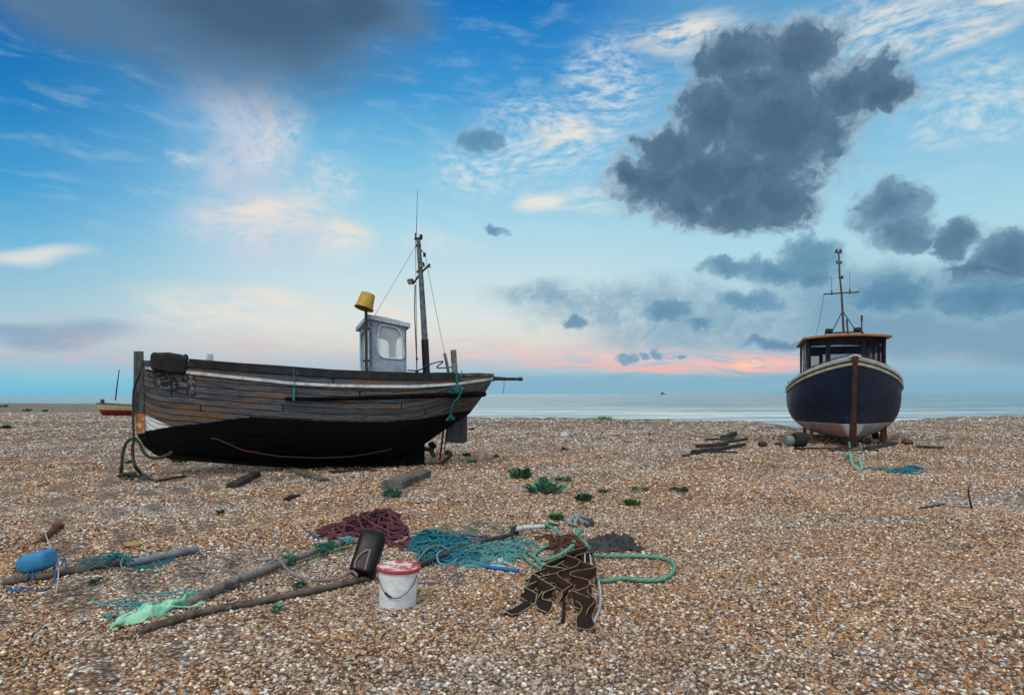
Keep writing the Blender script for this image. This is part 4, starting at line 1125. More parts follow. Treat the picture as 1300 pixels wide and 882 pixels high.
# ropes from the stem
mint = rope_mat('mint_rope', (.20, .46, .40), (.10, .30, .27), 22, 3)
rt = thing('bow_rope', G(1087, 585), 'pale turquoise rope hanging in a loop from the foot of the navy bow', 'rope')
mb = MB(); Yb = K0.y+.35
mb.tube(spline([P(1078, 561, Yb), P(1079, 572, Yb-.3), G(1079.5, 583, .1), G(1083, 592, .03), G(1090, 598, .03), G(1094, 595, .03), G(1091, 586, .06), P(1091, 577, Yb-.3), P(1092, 562, Yb)], 6), .03, 8)
mb.build('rope_line', mint, rt)
mb = MB(); random.seed(3)
for (px, py) in ((1078, 583), (1092, 580)):
    c = G(px, py, .08)
    mb.tube(spline([c+Vector((random.uniform(-.07, .07), random.uniform(-.05, .05), random.uniform(-.05, .05))) for _ in range(6)], 4, True), .022, 6, closed=True)
    mb.build('knot', mint, rt); mb = MB()
# ------------------------------------------------------------------ small boat far left
q0 = P(131, 523, 52); gz = gh(q0.x, q0.y)
sb = thing('dinghy', (q0.x+2, q0.y, 0), 'small cream and red sailing dinghy with a bare leaning mast far down the beach', 'boat')
cr_ = worn('cream_paint', (.50, .44, .28), (.42, .36, .24), 3., .5); rd_ = worn('red_paint', (.28, .02, .015), (.2, .015, .012), 3., .5); gn_ = worn('green_rail', (.05, .12, .08), (.03, .08, .06), 3., .5)
def db(s, t, side, off=0):
    Ld = 4.6; x = q0.x+s*Ld; b_ = .75*math.sin(math.pi*min(1, .18+s*.86))**.6*(t**.5)+off; top = .98-.28*s+.22*max(0, s-.75)
    z = .06+(top-.06)*t; return Vector((x-.22*t*(1-s)**6, q0.y-side*b_, z))
for nm, mt, ta, tb, of in (('hull', rd_, 0, .48, 0), ('topsides', cr_, .48, .93, .008), ('gunwale', gn_, .93, 1.0, .03)):
    mb = MB()
    for side in (1, -1): mb.grid([[db(i/20, ta+(tb-ta)*k/6, side, of) for k in range(7)] for i in range(21)], flip=side == -1)
    mb.add([db(0, ta, 1, of), db(0, tb, 1, of), db(0, tb, -1, of), db(0, ta, -1, of)], [(0, 1, 2, 3)])
    if nm != 'gunwale': pass
    mb.build(nm, mt, sb, angle=50)
mb = MB(); mb.grid([[db(i/20, .8, 1), db(i/20, .8, -1)] for i in range(21)]); mb.build('deck', cr_, sb)
mb = MB(); mb.tube([P(146.5, 508, 52), P(148.5, 490, 52), P(151.5, 469, 52)], [.05, .045, .03], 6); mb.build('mast', wire, sb)
mb = MB(); mb.box(P(130, 510, 52), (.18, .3, .4), None, .04); mb.tube([P(130.2, 512, 52), P(130.4, 519, 52)], .05, 6); mb.build('outboard_motor', worn('blue_cowl', (.02, .06, .2), (.02, .05, .15), 4.), sb)
# ship on the horizon
q = P(842, 501, 3000); sh = thing('ship', (q.x, q.y, -1.2), 'tiny dark ship on the horizon right of centre', 'ship')
shm = worn('ship_grey', (.05, .08, .11), (.05, .08, .11), 1.)
mb = MB(); mb.prism([(q.x-12, q.y, 1), (q.x-11, q.y, -1.3), (q.x+11, q.y, -1.3), (q.x+14, q.y, 2)], (0, 6, 0)); mb.build('hull', shm, sh)
mb = MB(); mb.box((q.x-3, q.y+3, 4.5), (9, 4, 8)); mb.build('superstructure', shm, sh)
mb = MB(); mb.tube([(q.x-1, q.y+3, 4), (q.x-1, q.y+3, 13)], .6, 6); mb.build('mast', shm, sh)
# ------------------------------------------------------------------ foreground clutter
def gp(px, py, lift=0.): return G(px, py, lift)
def gpath(pts, lift=.015, n=6):
    """pixel path on the shingle; an optional third value lifts it (m)"""
    P3 = [G(p[0], p[1], lift+(p[2] if len(p) > 2 else 0)) for p in pts]
    return spline(P3, n)
def rough_pole(name, pts, r0, r1, mat, label, cat='pole', seg=12, jit=.12, parts=None):
    mb = MB(); n = len(pts); pts = [q-Vector((0, 0, .008 if name in ('pole', 'pipe') else 0)) for q in pts]
    L = sum((pts[i+1]-pts[i]).length for i in range(n-1)); N = max(12, int(L/.06)); out = []
    cum = [0]
    for i in range(n-1): cum.append(cum[-1]+(pts[i+1]-pts[i]).length)
    rr = []
    for i in range(N+1):
        d = L*i/N
        k = max(j for j in range(n) if cum[j] <= d+1e-9); k = min(k, n-2); f = (d-cum[k])/(cum[k+1]-cum[k])
        q = pts[k].lerp(pts[k+1], f); out.append(q+Vector((0, 0, mnoise.noise(q*3)*r0*.25)))
        rr.append((r0+(r1-r0)*i/N)*(1+jit*mnoise.noise(q*6+Vector((5, 5, 5)))+jit*.7*mnoise.noise(q*17)))
    rr[0] *= .85; rr[-1] *= .8
    mb.tube(out, rr, seg)
    o = mb.build(name, mat); tag(o, label, cat); return o
polew = worn('grey_pole_wood', (.16, .15, .15), (.075, .065, .06), 7., .85, (.26, .25, .24), .9)
polew2 = worn('brown_pole_wood', (.12, .10, .085), (.055, .045, .038), 7., .85, (.22, .21, .20), .9)
pipeg = worn('blue_grey_pipe', (.15, .18, .22), (.11, .13, .16), 5., .6, (.26, .28, .3), .3)
cord_b = rope_mat('blue_cord', (.02, .12, .30), (.015, .07, .2), 60, 2)
cord_t = rope_mat('teal_cord', (.015, .21, .27), (.01, .12, .17), 70, 2)
cord_l = rope_mat('pale_teal_cord', (.13, .36, .38), (.07, .24, .27), 70, 2)
cord_w = rope_mat('white_cord', (.5, .52, .55), (.3, .32, .36), 60, 2)
cord_g = rope_mat('sage_rope', (.22, .25, .19), (.13, .16, .13), 50, 2)
cord_gr = rope_mat('green_cord', (.02, .18, .11), (.01, .11, .07), 60, 2)
purple = rope_mat('maroon_rope', (.15, .030, .06), (.07, .025, .04), 30, 2, .35)
purple_f = rope_mat('flecked_maroon_rope', (.15, .035, .07), (.26, .22, .27), 46, 2, .22)
green_th = rope_mat('sea_green_rope', (.12, .34, .27), (.055, .20, .16), 15, 3, .6)

def tangle(mb, cx, cy, rx, ry, n, r, h=.06, seed=0, seg=6, loop=.35, dirx=None, prof=None, npt=5):
    """tangled rope heap, centre and radii in photo pixels on the shingle"""
    rnd = random.Random(seed); pts = []
    a = rnd.uniform(0, 6.28); u, v = 0., 0.
    for i in range(n):
        a += rnd.gauss(.7, 1.0)
        st = rnd.uniform(.3, 1.)*loop
        u += math.cos(a)*st*1.25; v += math.sin(a)*st
        d = math.hypot(u, v)
        if d > 1: u *= .82/d*1; v *= .82/d; a += 2.0
        k = max(0, 1-math.hypot(u, v)**2)
        g = G(cx+u*rx, cy+v*ry); z = r+h*k*(rnd.random()**.8)+.004*rnd.random()
        pts.append(Vector((g.x, g.y, g.z+z)))
    mb.tube(spline(pts, npt), r, seg)
# maroon rope heap
mb = MB()
mb_parts = []
tp = thing('rope_pile', gp(465, 676), 'tangled heap of maroon rope lying behind the black canister', 'rope pile')
mb = MB(); tangle(mb, 472, 673, 52, 20, 95, .0135, .13, 11, 7, .55); mb.build('coil', purple, tp)
mb = MB(); tangle(mb, 450, 678, 50, 14, 65, .0125, .07, 12, 7, .5); mb.build('coil', purple, tp)
mb = MB(); tangle(mb, 484, 668, 36, 17, 60, .0135, .17, 13, 7, .55); mb.build('coil', purple, tp)
mb = MB(); tangle(mb, 430, 686, 34, 8, 26, .012, .03, 14, 7, .6); mb.build('coil', purple_f, tp)
mb = MB(); tangle(mb, 478, 672, 46, 17, 30, .010, .16, 15, 6, .6); mb.build('coil', rope_mat('black_cord', (.015, .012, .015), (.03, .02, .03), 40), tp)
mb = MB(); tangle(mb, 508, 690, 18, 10, 24, .012, .04, 16, 7, .6); mb.build('coil', purple, tp)
mb = MB(); mb.tube(gpath([(391, 679, .03), (400, 683), (410, 686)]), .012, 6); mb.build('blue_end', cord_b, tp)
# teal net heaps
tn = thing('cord_pile', gp(585, 702), 'big tangled heap of turquoise cord and netting behind the white bucket', 'cord pile')
k = 0
for (cx, cy, rx, ry, n, r, h, m_) in ((560, 694, 46, 16, 150, .0085, .10, cord_t), (578, 705, 50, 15, 130, .007, .07, cord_t), (548, 690, 30, 12, 90, .0085, .13, cord_t), (630, 702, 44, 15, 150, .006, .07, cord_l),
                                   (610, 712, 46, 10, 90, .0055, .05, cord_l), (655, 694, 32, 12, 90, .0055, .06, cord_l), (565, 714, 30, 8, 50, .007, .05, cord_b), (590, 688, 40, 8, 50, .006, .08, cord_b), (600, 700, 60, 14, 90, .005, .08, cord_l), (540, 704, 16, 10, 40, .008, .06, cord_t)):
    mb = MB(); tangle(mb, cx, cy, rx, ry, n, r, h, 100+k, 5, .5, npt=4); mb.build('cord', m_, tn); k += 1
mb = MB(); tangle(mb, 578, 676, 34, 9, 70, .006, .04, 131, 5, .5)
o = mb.build('cord_pile', cord_g); tag(o, 'thin sage-coloured cord lying in loops behind the turquoise heap', 'cord')
mb = MB(); tangle(mb, 618, 668, 34, 10, 36, .005, .01, 132, 5, .7)
o = mb.build('cord_pile', cord_g); tag(o, 'loose pale loops of thin cord on the shingle farthest behind the turquoise heap', 'cord')
# maroon loop right of the bucket
mb = MB(); mb.tube(gpath([(530, 741), (545, 741), (560, 740), (574, 733), (579, 722), (574, 709, .03), (560, 702, .06), (545, 705, .06), (536, 711, .04), (528, 716)], .012), .0085, 7)
o = mb.build('rope', purple_f); tag(o, 'flecked maroon rope looping on the shingle right of the white bucket', 'rope')
mb = MB(); mb.tube(gpath([(560, 707, .05), (555, 714, .06), (558, 722, .04), (570, 724, .04), (580, 718, .05)], .012), .0095, 7)
o = mb.build('rope', cord_l); tag(o, 'short pale turquoise rope bight lying on the net heap inside the maroon loop', 'rope')
# small cord tail and stick, rag
mb = MB(); mb.tube(gpath([(592, 724), (586, 731), (580, 738), (577, 742)], .008), .005, 5); mb.tube(gpath([(577, 741), (584, 740), (590, 737)], .008), .005, 5)
o = mb.build('cord', cord_t); tag(o, 'short frayed turquoise cord end below the net heap', 'cord')
bl = worn('blue_tube_plastic', (.02, .16, .42), (.02, .12, .33), 9., .5)
mb = MB(); mb.tube([gp(609, 720, .02), gp(630, 724, .025), gp(658, 728, .025)], .017, 10); o = mb.build('tube', bl); tag(o, 'short bright blue plastic tube lying in front of the net heap', 'tube')
def rag(name, pts_px, mat, label, cat, hh=.05, seed=1, n=26, thick=.004, fold=14.):
    """crumpled sheet filling a pixel outline quad: pts corner order"""
    a, b_, c, d = [G(*p) for p in pts_px]; rows = []
    for i in range(n+1):
        row = []
        for j in range(n+1):
            u, v = i/n, j/n; q = (a*(1-u)+b_*u)*(1-v)+(d*(1-u)+c*u)*v
            e = math.sin(math.pi*u)**.5*math.sin(math.pi*v)**.5
            nz = abs(mnoise.noise(Vector((u*fold*.35+seed, v*fold*.35, seed*1.3))))*1.6+abs(mnoise.noise(Vector((u*fold+seed, v*fold, 4))))*.5
            w_ = Vector((mnoise.noise(Vector((u*5, v*5, seed+8))), mnoise.noise(Vector((u*5+9, v*5, seed+3))), 0))*.06
            row.append(q+w_+Vector((0, 0, .006+hh*nz*(.25+.75*e))))
        rows.append(row)
    mb = MB(); mb.grid(rows); low = [[q-Vector((0, 0, thick)) for q in r] for r in rows]; mb.grid(low, flip=True)
    rm = lambda R_: [r[0] for r in R_]+R_[-1][1:]+[r[-1] for r in R_[::-1][1:]]+R_[0][::-1][1:-1]
    mb.grid([rm(rows), rm(low)], closed=True)
    o = mb.build(name, mat, angle=75); 
    if label: tag(o, label, cat)
    return o
cloth_w = worn('dirty_white_cloth', (.48, .49, .52), (.36, .37, .42), 14., .8)
rag('rag', [(618, 717), (636, 709), (650, 714), (630, 722)], cloth_w, 'crumpled white plastic scrap in front of the net heap', 'scrap', .04, 3)
# neon cloth, bottom left
neon = worn('mint_green_cloth', (.30, .58, .42), (.14, .44, .34), 9., .75, (.36, .62, .30), .4)
rag('cloth', [(138, 801), (152, 788), (250, 757), (259, 766)], neon, 'bright mint green cloth wrapped round the pole at the bottom left', 'cloth', .09, 7, 34, .004, 11)
# teal lines near the cloth
lt = thing('fishing_line', gp(160, 755), 'pale turquoise lines looping over the shingle left of the mint green cloth', 'line')
for i, ps in enumerate(([(252, 762, .06), (230, 758, .04), (195, 756), (170, 758), (145, 763), (127, 767), (114, 760), (112, 752), (122, 746), (138, 742)], [(250, 765, .06), (225, 761, .03), (190, 758), (165, 761), (140, 768), (122, 767), (111, 759), (114, 750), (126, 744)],
                        [(245, 768, .05), (215, 768), (185, 770), (160, 774), (140, 780), (130, 784)], [(240, 770, .04), (205, 772), (180, 777), (150, 786)], [(225, 776), (190, 779), (165, 784), (140, 790)])):
    mb = MB(); mb.tube(gpath(ps, .008), .006, 5); mb.build('line_strand', cord_l, lt)
for i, (cx, cy, rx, ry, n) in enumerate(((180, 776, 42, 12, 60), (152, 786, 22, 8, 30), (195, 768, 30, 8, 30))):
    mb = MB(); tangle(mb, cx, cy, rx, ry, n, .0035, .03, 300+i, 5, .5, npt=4); mb.build('line_strand', cord_l, lt)
mb = MB(); tangle(mb, 118, 741, 9, 5, 22, .004, .03, 310, 5, .6, npt=4); mb.build('line_strand', cord_gr, lt)
# poles
rough_pole('pole', [gp(238, 771, .04), gp(255, 764, .045), gp(300, 745, .06), gp(357, 723, .06), gp(405, 706, .07), gp(447, 694, .08)], .033, .027, polew, 'long grey wooden pole running from the mint green cloth up to the black canister')
rough_pole('pole', [gp(175, 806, .03), gp(250, 783, .035), (gp(330, 768, .04)), gp(400, 754, .04), gp(472, 737, .04)], .025, .024, polew2, 'brown branch-like pole along the bottom edge reaching the foot of the white bucket')
rough_pole('pole', [gp(4, 743, .035), gp(60, 735, .04), gp(110, 725, .045), gp(160, 717, .045)], .029, .034, polew2, 'dark wooden pole under the blue float at the left')
rough_pole('pipe', [gp(163, 721, .05), gp(208, 711, .05), gp(250, 702, .05)], .032, .032, pipeg, 'smooth blue-grey pipe lashed to the dark pole at the left', 'pipe', jit=.02)
rough_pole('pole', [gp(530, 722, .04), gp(570, 708, .06), gp(615, 693, .07), gp(652, 684, .06)], .026, .022, worn('black_weathered_pole', (.03, .03, .03), (.055, .05, .05), 7., .7, (.12, .12, .13), .8), 'black weathered pole lying through the turquoise heap')
mb = MB(); mb.tube([gp(655, 682, .09), gp(668, 680, .09), gp(690, 676, .07)], [.026, .028, .024], 10); o = mb.build('pipe', worn('white_pipe', (.5, .52, .5), (.35, .36, .36), 9.)); tag(o, 'short white pipe stub beyond the end of the black pole', 'pipe')
mb = MB(); tangle(mb, 654, 682, 9, 5, 24, .012, .12, 330, 6, .6, npt=4); o = mb.build('lashing', rope_mat('black_green_cord', (.01, .02, .018), (.02, .06, .05), 40)); tag(o, 'dark knotted lashing between the black pole and the white pipe stub', 'lashing')
# lashings on the poles
def wraps(c0, c1, r, n, mat, name, label, cr_=.006, loose=6, seed=1):
    d = (c1-c0).normalized(); R_ = frame(d); pts = []
    for i in range(n*10+1):
        a = 2*math.pi*i/10; q = c0.lerp(c1, i/(n*10)); pts.append(q+R_ @ Vector((.006*math.sin(a*2.3), r*math.cos(a), r*math.sin(a))))
    root = thing(name, (pts[0].x, pts[0].y, gh(pts[0].x, pts[0].y)), label, 'lashing')
    mb = MB(); mb.tube(pts, cr_, 5); mb.build('cord', mat, root)
    rnd = random.Random(seed)
    for k in range(loose):
        q = c0.lerp(c1, rnd.random()); ps = [q+Vector((0, 0, r))]
        for j in range(4): ps.append(ps[-1]+Vector((rnd.uniform(-.09, .09), rnd.uniform(-.10, .03), rnd.uniform(-.04, .02))))
        for p in ps: p.z = max(p.z, gh(p.x, p.y)+.01)
        mb = MB(); mb.tube(spline(ps, 4), cr_*.8, 5); mb.build('loose_end', mat, root)
wraps(gp(132, 720, .05), gp(158, 716, .05), .046, 7, cord_t, 'lashing', 'teal lashing where the dark pole meets the blue-grey pipe', .007, 12, 2)
wraps(gp(158, 718, .05), gp(168, 717, .05), .046, 4, cord_g, 'lashing', 'grey cord collar at the start of the blue-grey pipe', .008, 1, 3)
wraps(gp(362, 721, .06), gp(372, 718, .06), .043, 4, cord_gr, 'lashing', 'lower green lashing on the long grey pole', .005, 2, 4)
wraps(gp(407, 706, .07), gp(420, 702, .075), .042, 7, cord_gr, 'lashing', 'thick green lashing high on the long grey pole below the maroon heap', .007, 7, 5)
wraps(gp(434, 699, .08), gp(444, 695, .08), .039, 6, cord_l, 'lashing', 'pale turquoise binding at the top end of the long grey pole', .006, 2, 6)
mb = MB(); mb.tube(gpath([(412, 706, .05), (400, 712, .03), (385, 720), (372, 726), (364, 725, .03)], .02), .006, 5); o = mb.build('cord', cord_gr); tag(o, 'green cord strung between the two green lashings of the grey pole', 'cord')
mb = MB(); mb.tube(gpath([(222, 712), (240, 716), (270, 722), (300, 727), (330, 728), (352, 726, .10), (370, 733, .02), (400, 738), (430, 740, .03), (446, 741, .09), (453, 746, .09)], .012), .0105, 7)
o = mb.build('rope', purple_f); tag(o, 'flecked maroon rope running from the left pipe over the grey pole to the canister', 'rope')
mb = MB(); mb.tube(gpath([(200, 716, .03), (210, 722), (195, 728), (188, 730), (194, 726), (196, 718, .03)], .01), .005, 5); o = mb.build('cord', cord_t); tag(o, 'thin teal cord trailing under the blue-grey pipe', 'cord')
for kk, ps in enumerate((([(170, 722), (185, 721), (205, 715), (218, 711)]), ([(172, 724), (192, 722), (212, 716), (222, 710)]))):
    mb = MB(); mb.tube(gpath(ps, .02), .008, 5); o = mb.build('cord', cord_t); tag(o, ['teal cord laid along the near side of the blue-grey pipe', 'second teal cord just outside the one along the blue-grey pipe'][kk], 'cord')
# blue float
fb = worn('faded_blue_plastic', (.035, .19, .40), (.03, .15, .32), 5., .45, (.12, .3, .48), .15, thr3=(.62, .74))
c = gp(46, 733, .0); c.z += .13
ff = thing('float', (c.x, c.y, c.z-.14), 'blue plastic canister float with black cap tied to the dark pole', 'float')
Rf = Matrix.Rotation(rad(11), 3, 'Y').transposed() @ Matrix.Rotation(rad(-12), 3, 'Z')
mb = MB(); rows = []
for i in range(23):
    u = -1+2*i/22; X_ = .145*math.copysign(abs(math.sin(u*math.pi/2))**.72, u); k = math.cos(u*math.pi/2)**.32 if i not in (0, 22) else .12
    k *= (1-.22*sm(.0, -1., u)); row = []
    for j in range(28):
        a = 2*math.pi*j/28; e = .6
        yq = math.copysign(abs(math.cos(a))**e, math.cos(a))*.10*k; zq = math.copysign(abs(math.sin(a))**e, math.sin(a))*.08*k
        if abs(zq) < .02: yq *= 1.04
        row.append(c+Rf @ Vector((X_, yq, zq+.012*u)))
    rows.append(row)
mb.grid(rows, closed=True); mb.add(rows[0], [tuple(range(27, -1, -1))]); mb.add(rows[-1], [tuple(range(28))]); mb.build('canister', fb, ff, angle=60)
mb = MB(); q = c+Rf @ Vector((-.145, 0, -.03)); mb.tube([q, q+Rf @ Vector((-.03, 0, 0)), q+Rf @ Vector((-.045, 0, 0))], [.036, .036, .028], 14); mb.build('cap', blk, ff)
fr = thing('cord', gp(30, 738), 'blue cord tying the blue float to the dark pole', 'cord')
for i, ps in enumerate(([(20, 730, .05), (27, 732, .09), (34, 729, .1), (36, 738, .06), (31, 742, .02)], [(36, 729, .1), (42, 738, .05), (40, 742, .01)], [(68, 728, .08), (70, 735, .04), (68, 742), (60, 749), (46, 752), (34, 748), (26, 747)], [(10, 747), (16, 750), (24, 751), (28, 749)], [(9, 749), (17, 752), (27, 752)],
                        [(78, 731, .07), (82, 727, .11), (85, 732, .06)], [(26, 733, .08), (38, 733, .07), (52, 732, .07), (66, 727, .09)], [(56, 736, .08), (62, 730, .1), (66, 727, .1)])):
    mb = MB(); mb.tube(gpath(ps, .012), .0075, 6); mb.build('cord_loop', cord_b, fr)
mb = MB(); mb.tube(gpath([(56, 683, .09), (61, 695, .05), (66, 706, .07), (68, 711, .15)], .01), .005, 5); mb.build('strand', cord_w, None); o = bpy.context.scene.collection.objects[-1]; tag(o, 'white string from the rusty fitting down to the blue float', 'string')
mb = MB(); mb.tube(gpath([(74, 724, .09), (74, 738, .03), (72, 747), (71, 754)], .01), .0055, 5); o = mb.build('strand', cord_w); tag(o, 'white string hanging down in front of the dark pole at the left', 'string')
# rusty fitting
rb = thing('iron_fitting', gp(64, 688), 'small rusty iron fitting on the shingle above the blue float', 'fitting')
q0, q1 = gp(55, 688, .03), gp(74, 673, .045)
mb = MB(); mb.tube([q0, q0.lerp(q1, .3), q0.lerp(q1, .7), q1], [.028, .034, .034, .03], 9); mb.build('shaft', rust, rb)
mb = MB(); mb.box(q1, (.11, .07, .06), rotz(.4), .015); mb.build('head', rust, rb)
mb = MB(); mb.box(q0, (.05, .06, .05), rotz(.9), .012); mb.build('foot', rust, rb)
# dried twigs tuft by the pole
mb = MB(); rnd = random.Random(8)
for k in range(50):
    q = gp(rnd.uniform(98, 130), rnd.uniform(712, 724), .01); ps = [q]
    for j in range(3): ps.append(ps[-1]+Vector((rnd.uniform(-.05, .05), rnd.uniform(-.03, .03), rnd.uniform(.0, .045))))
    mb.tube(spline(ps, 2), .0022, 4, cap=False)
o = mb.build('dry_weed', worn('dry_stems', (.2, .17, .15), (.12, .1, .09), 20.)); tag(o, 'tuft of dry greyish weed stems behind the dark pole at the left', 'weed', kind=None)
# bucket
wb = gp(500, 774.5); dB = wb.y
bw = worn('dirty_white_plastic', (.66, .70, .74), (.56, .60, .65), 5., .45, (.30, .25, .20), .15, thr3=(.63, .72))
rl = worn('chipped_red_lid', (.36, .035, .04), (.27, .03, .035), 8., .5, None, .2)
# lid with worn white patches
rl2, t, b = newmat('worn_red_lid'); oc = t.obj(); n1 = t.noise(oc, 16, 7, .7, .6); rr_ = t.v('LENGTH', t.v('MULTIPLY', oc, (1, 1, 0)))
col = t.mix(t.mul(t.ss(.44, .54, n1), t.ss(.155, .135, rr_)), (.30, .03, .035), (.60, .48, .50)); setb(t, b, col, .5, 0, .4, t.bump(n1, .3, .004))
br = thing('bucket', (wb.x, wb.y+.15, gh(wb.x, wb.y)), 'white plastic bucket with a chipped red lid and thin wire handle', 'bucket')
bc = Vector((wb.x, wb.y+.15, gh(wb.x, wb.y)-.022))
M_ = Matrix.Translation(bc) @ Matrix.Rotation(rad(2.5), 4, 'Y') @ Matrix.Scale(.93, 4)
mb = MB(); mb.lathe([(.02, 0), (.128, 0), (.137, .006), (.139, .02), (.152, .285), (.158, .287), (.158, .30), (.15, .302)], 48, M_); mb.build('bucket_body', bw, br)
mb = MB(); mb.lathe([(.158, .295), (.168, .295), (.171, .299), (.171, .317), (.167, .322), (.158, .322), (.152, .314), (.10, .312), (.001, .314)], 48, M_ @ Matrix.Rotation(0, 4, 'Z'), cap=False); lid = mb.build('lid', rl2, br)
for v in lid.data.vertices: pass
ha = []
for i in range(21):
    a = rad(-150+ (i/20)*128); # handle drooping on the camera side
    u = i/20
    ha.append(M_ @ Vector((.160*math.cos(a)*1.02, .160*math.sin(a)*1.02, .245-.13*math.sin(math.pi*u)**.9+(.0 if u < .5 else .05*(u-.5)))))
mb = MB(); mb.tube(ha, .0032, 6); hd = mb.build('handle', wire, br)
mb = MB(); mb.tube(ha[5:9], .008, 8); g_ = mb.build('grip', black_paint, None); g_.location = Vector(g_.location)-parent_origin(hd); g_.parent = hd
# black canister
cb = gp(460, 738); D3 = cb.y+.12
kan, t, b = newmat('black_canister_plastic'); oc = t.obj(); n1 = t.noise(oc, 9, 6, .65); setb(t, b, t.mix(t.ss(.5, .75, n1), (.002, .0025, .0035), (.008, .010, .014)), t.lin(n1, .3, .7, .25, .42), 0, .16, t.bump(t.noise(oc, 30, 4, .6), .12, .004))
cn = thing('canister', (cb.x, D3, gh(cb.x, D3)), 'black plastic canister standing tilted behind the white bucket', 'canister')
base = gp(458, 740, .0); 
wC, dC, hC = .21, .17, .34
# long axis leans back and to the right
axc = Vector((.17, .55, .80)).normalized(); sx_ = Vector((1, -.05, -.17)); sx_ = (sx_-axc*sx_.dot(axc)).normalized(); sy_ = axc.cross(sx_)
mb = MB(); rows = []
base.z += .055
base.y += .03
for (h_, k) in ((0, .80), (.006, .9), (.02, .97), (.045, 1), (.15, 1.0), (.25, 1.0), (.32, 1.0), (.35, .97), (.37, .88), (.378, .72)):
    row = []
    for j in range(40):
        a = 2*math.pi*j/40; e = .42; X_ = math.copysign(abs(math.cos(a))**e, math.cos(a))*wC/2*k; Y_ = math.copysign(abs(math.sin(a))**e, math.sin(a))*dC/2*k
        row.append(base+sx_*X_+sy_*Y_+axc*h_)
    rows.append(row)
mb.grid(rows, closed=True); mb.add(rows[0], [tuple(range(39, -1, -1))]); mb.add(rows[-1], [tuple(range(40))]); mb.build('canister_body', kan, cn, angle=50)
fr_ = -sy_ if sy_.y > 0 else sy_
def cf(x, h_, o_=.008): return base+sx_*x+fr_*(dC/2+o_)+axc*h_
mb = MB(); mb.tube(spline([cf(-.05, .02), cf(-.06, .08), cf(-.03, .15), cf(.01, .185), cf(.035, .18)], 5), .009, 7); mb.tube([cf(.03, .185), cf(.03, .12), cf(.032, .06), cf(.034, .02)], .009, 7); mb.build('lanyard', purple_f, cn)
# ------------------------------------------------------------------ thick green rope and its cluster
gr_ = thing('thick_rope', gp(735, 712), 'thick sea-green rope lying in big loops either side of the brown straps', 'rope')
loops = ([(752, 712, .03), (770, 709), (800, 709), (830, 710), (848, 714), (856, 721), (853, 731), (840, 739), (815, 740), (790, 738), (768, 741), (757, 739)],
         [(748, 703, .03), (735, 690, .03), (716, 690, .02), (700, 694), (684, 702), (678, 710), (690, 714), (710, 712, .03), (728, 706, .08)],
         [(664, 706), (672, 716), (686, 725), (702, 733), (714, 738)], [(720, 722, .02), (705, 728), (690, 722), (680, 712), (672, 706)],
         [(688, 672, .05), (700, 678, .05), (716, 690, .05), (728, 694, .08)], [(722, 712, .02), (740, 719, .04), (748, 712, .05)])
for i, ps in enumerate(loops):
    mb = MB(); mb.tube(gpath(ps, .025, 9), .0175 if i < 2 else .015, 10); mb.build('rope_loop', green_th, gr_)
mb = MB(); mb.tube(gpath([(726, 702, .03), (729, 695, .06), (733, 688, .07), (738, 682, .05)], .02), .03, 8); mb.build('rope_loop', green_th, gr_)
mb = MB(); mb.tube(gpath([(759, 738, .02), (762, 752), (762, 768), (758, 782), (752, 796)], .012), .011, 7); o = mb.build('rope', cord_w); tag(o, 'thin pale grey rope trailing down right of the brown straps', 'rope')
mb = MB(); tangle(mb, 722, 697, 30, 12, 60, .011, .12, 400, 6, .5); o = mb.build('rusty_chain', rust); tag(o, 'rusty brown tangle of chain and weed in the middle of the green rope', 'chain')
mb = MB(); tangle(mb, 697, 684, 20, 6, 26, .009, .05, 402, 6, .5); o = mb.build('rusty_chain', rust); tag(o, 'smaller rusty tangle left of the main rusty one', 'chain')
dkr = worn('dark_grey_net_cloth', (.045, .05, .06), (.02, .022, .028), 9., .8, (.14, .15, .18), .6, thr3=(.6, .7))
rag('net_cloth', [(745, 702), (752, 684), (800, 684), (815, 700)], dkr, 'crumpled dark grey netting beyond the big green rope loop', 'netting', .11, 11, 40, .004, 16)
mb = MB(); tangle(mb, 735, 665, 17, 7, 60, .011, .09, 410, 6, .55); o = mb.build('rope_pile', rope_mat('pale_grey_rope', (.32, .34, .36), (.2, .22, .24), 40)); tag(o, 'small bundle of pale grey rope on the shingle behind the green rope', 'rope bundle')
rag('net_cloth', [(741, 668), (742, 660), (752, 661), (753, 670)], dkr, 'small black scrap beside the pale grey rope bundle', 'scrap', .06, 12, 16)
mb = MB(); tangle(mb, 700, 670, 12, 5, 34, .007, .05, 411, 5, .6); o = mb.build('cord_pile', cord_gr); tag(o, 'little knot of dark green cord left of the pale grey rope bundle', 'cord')
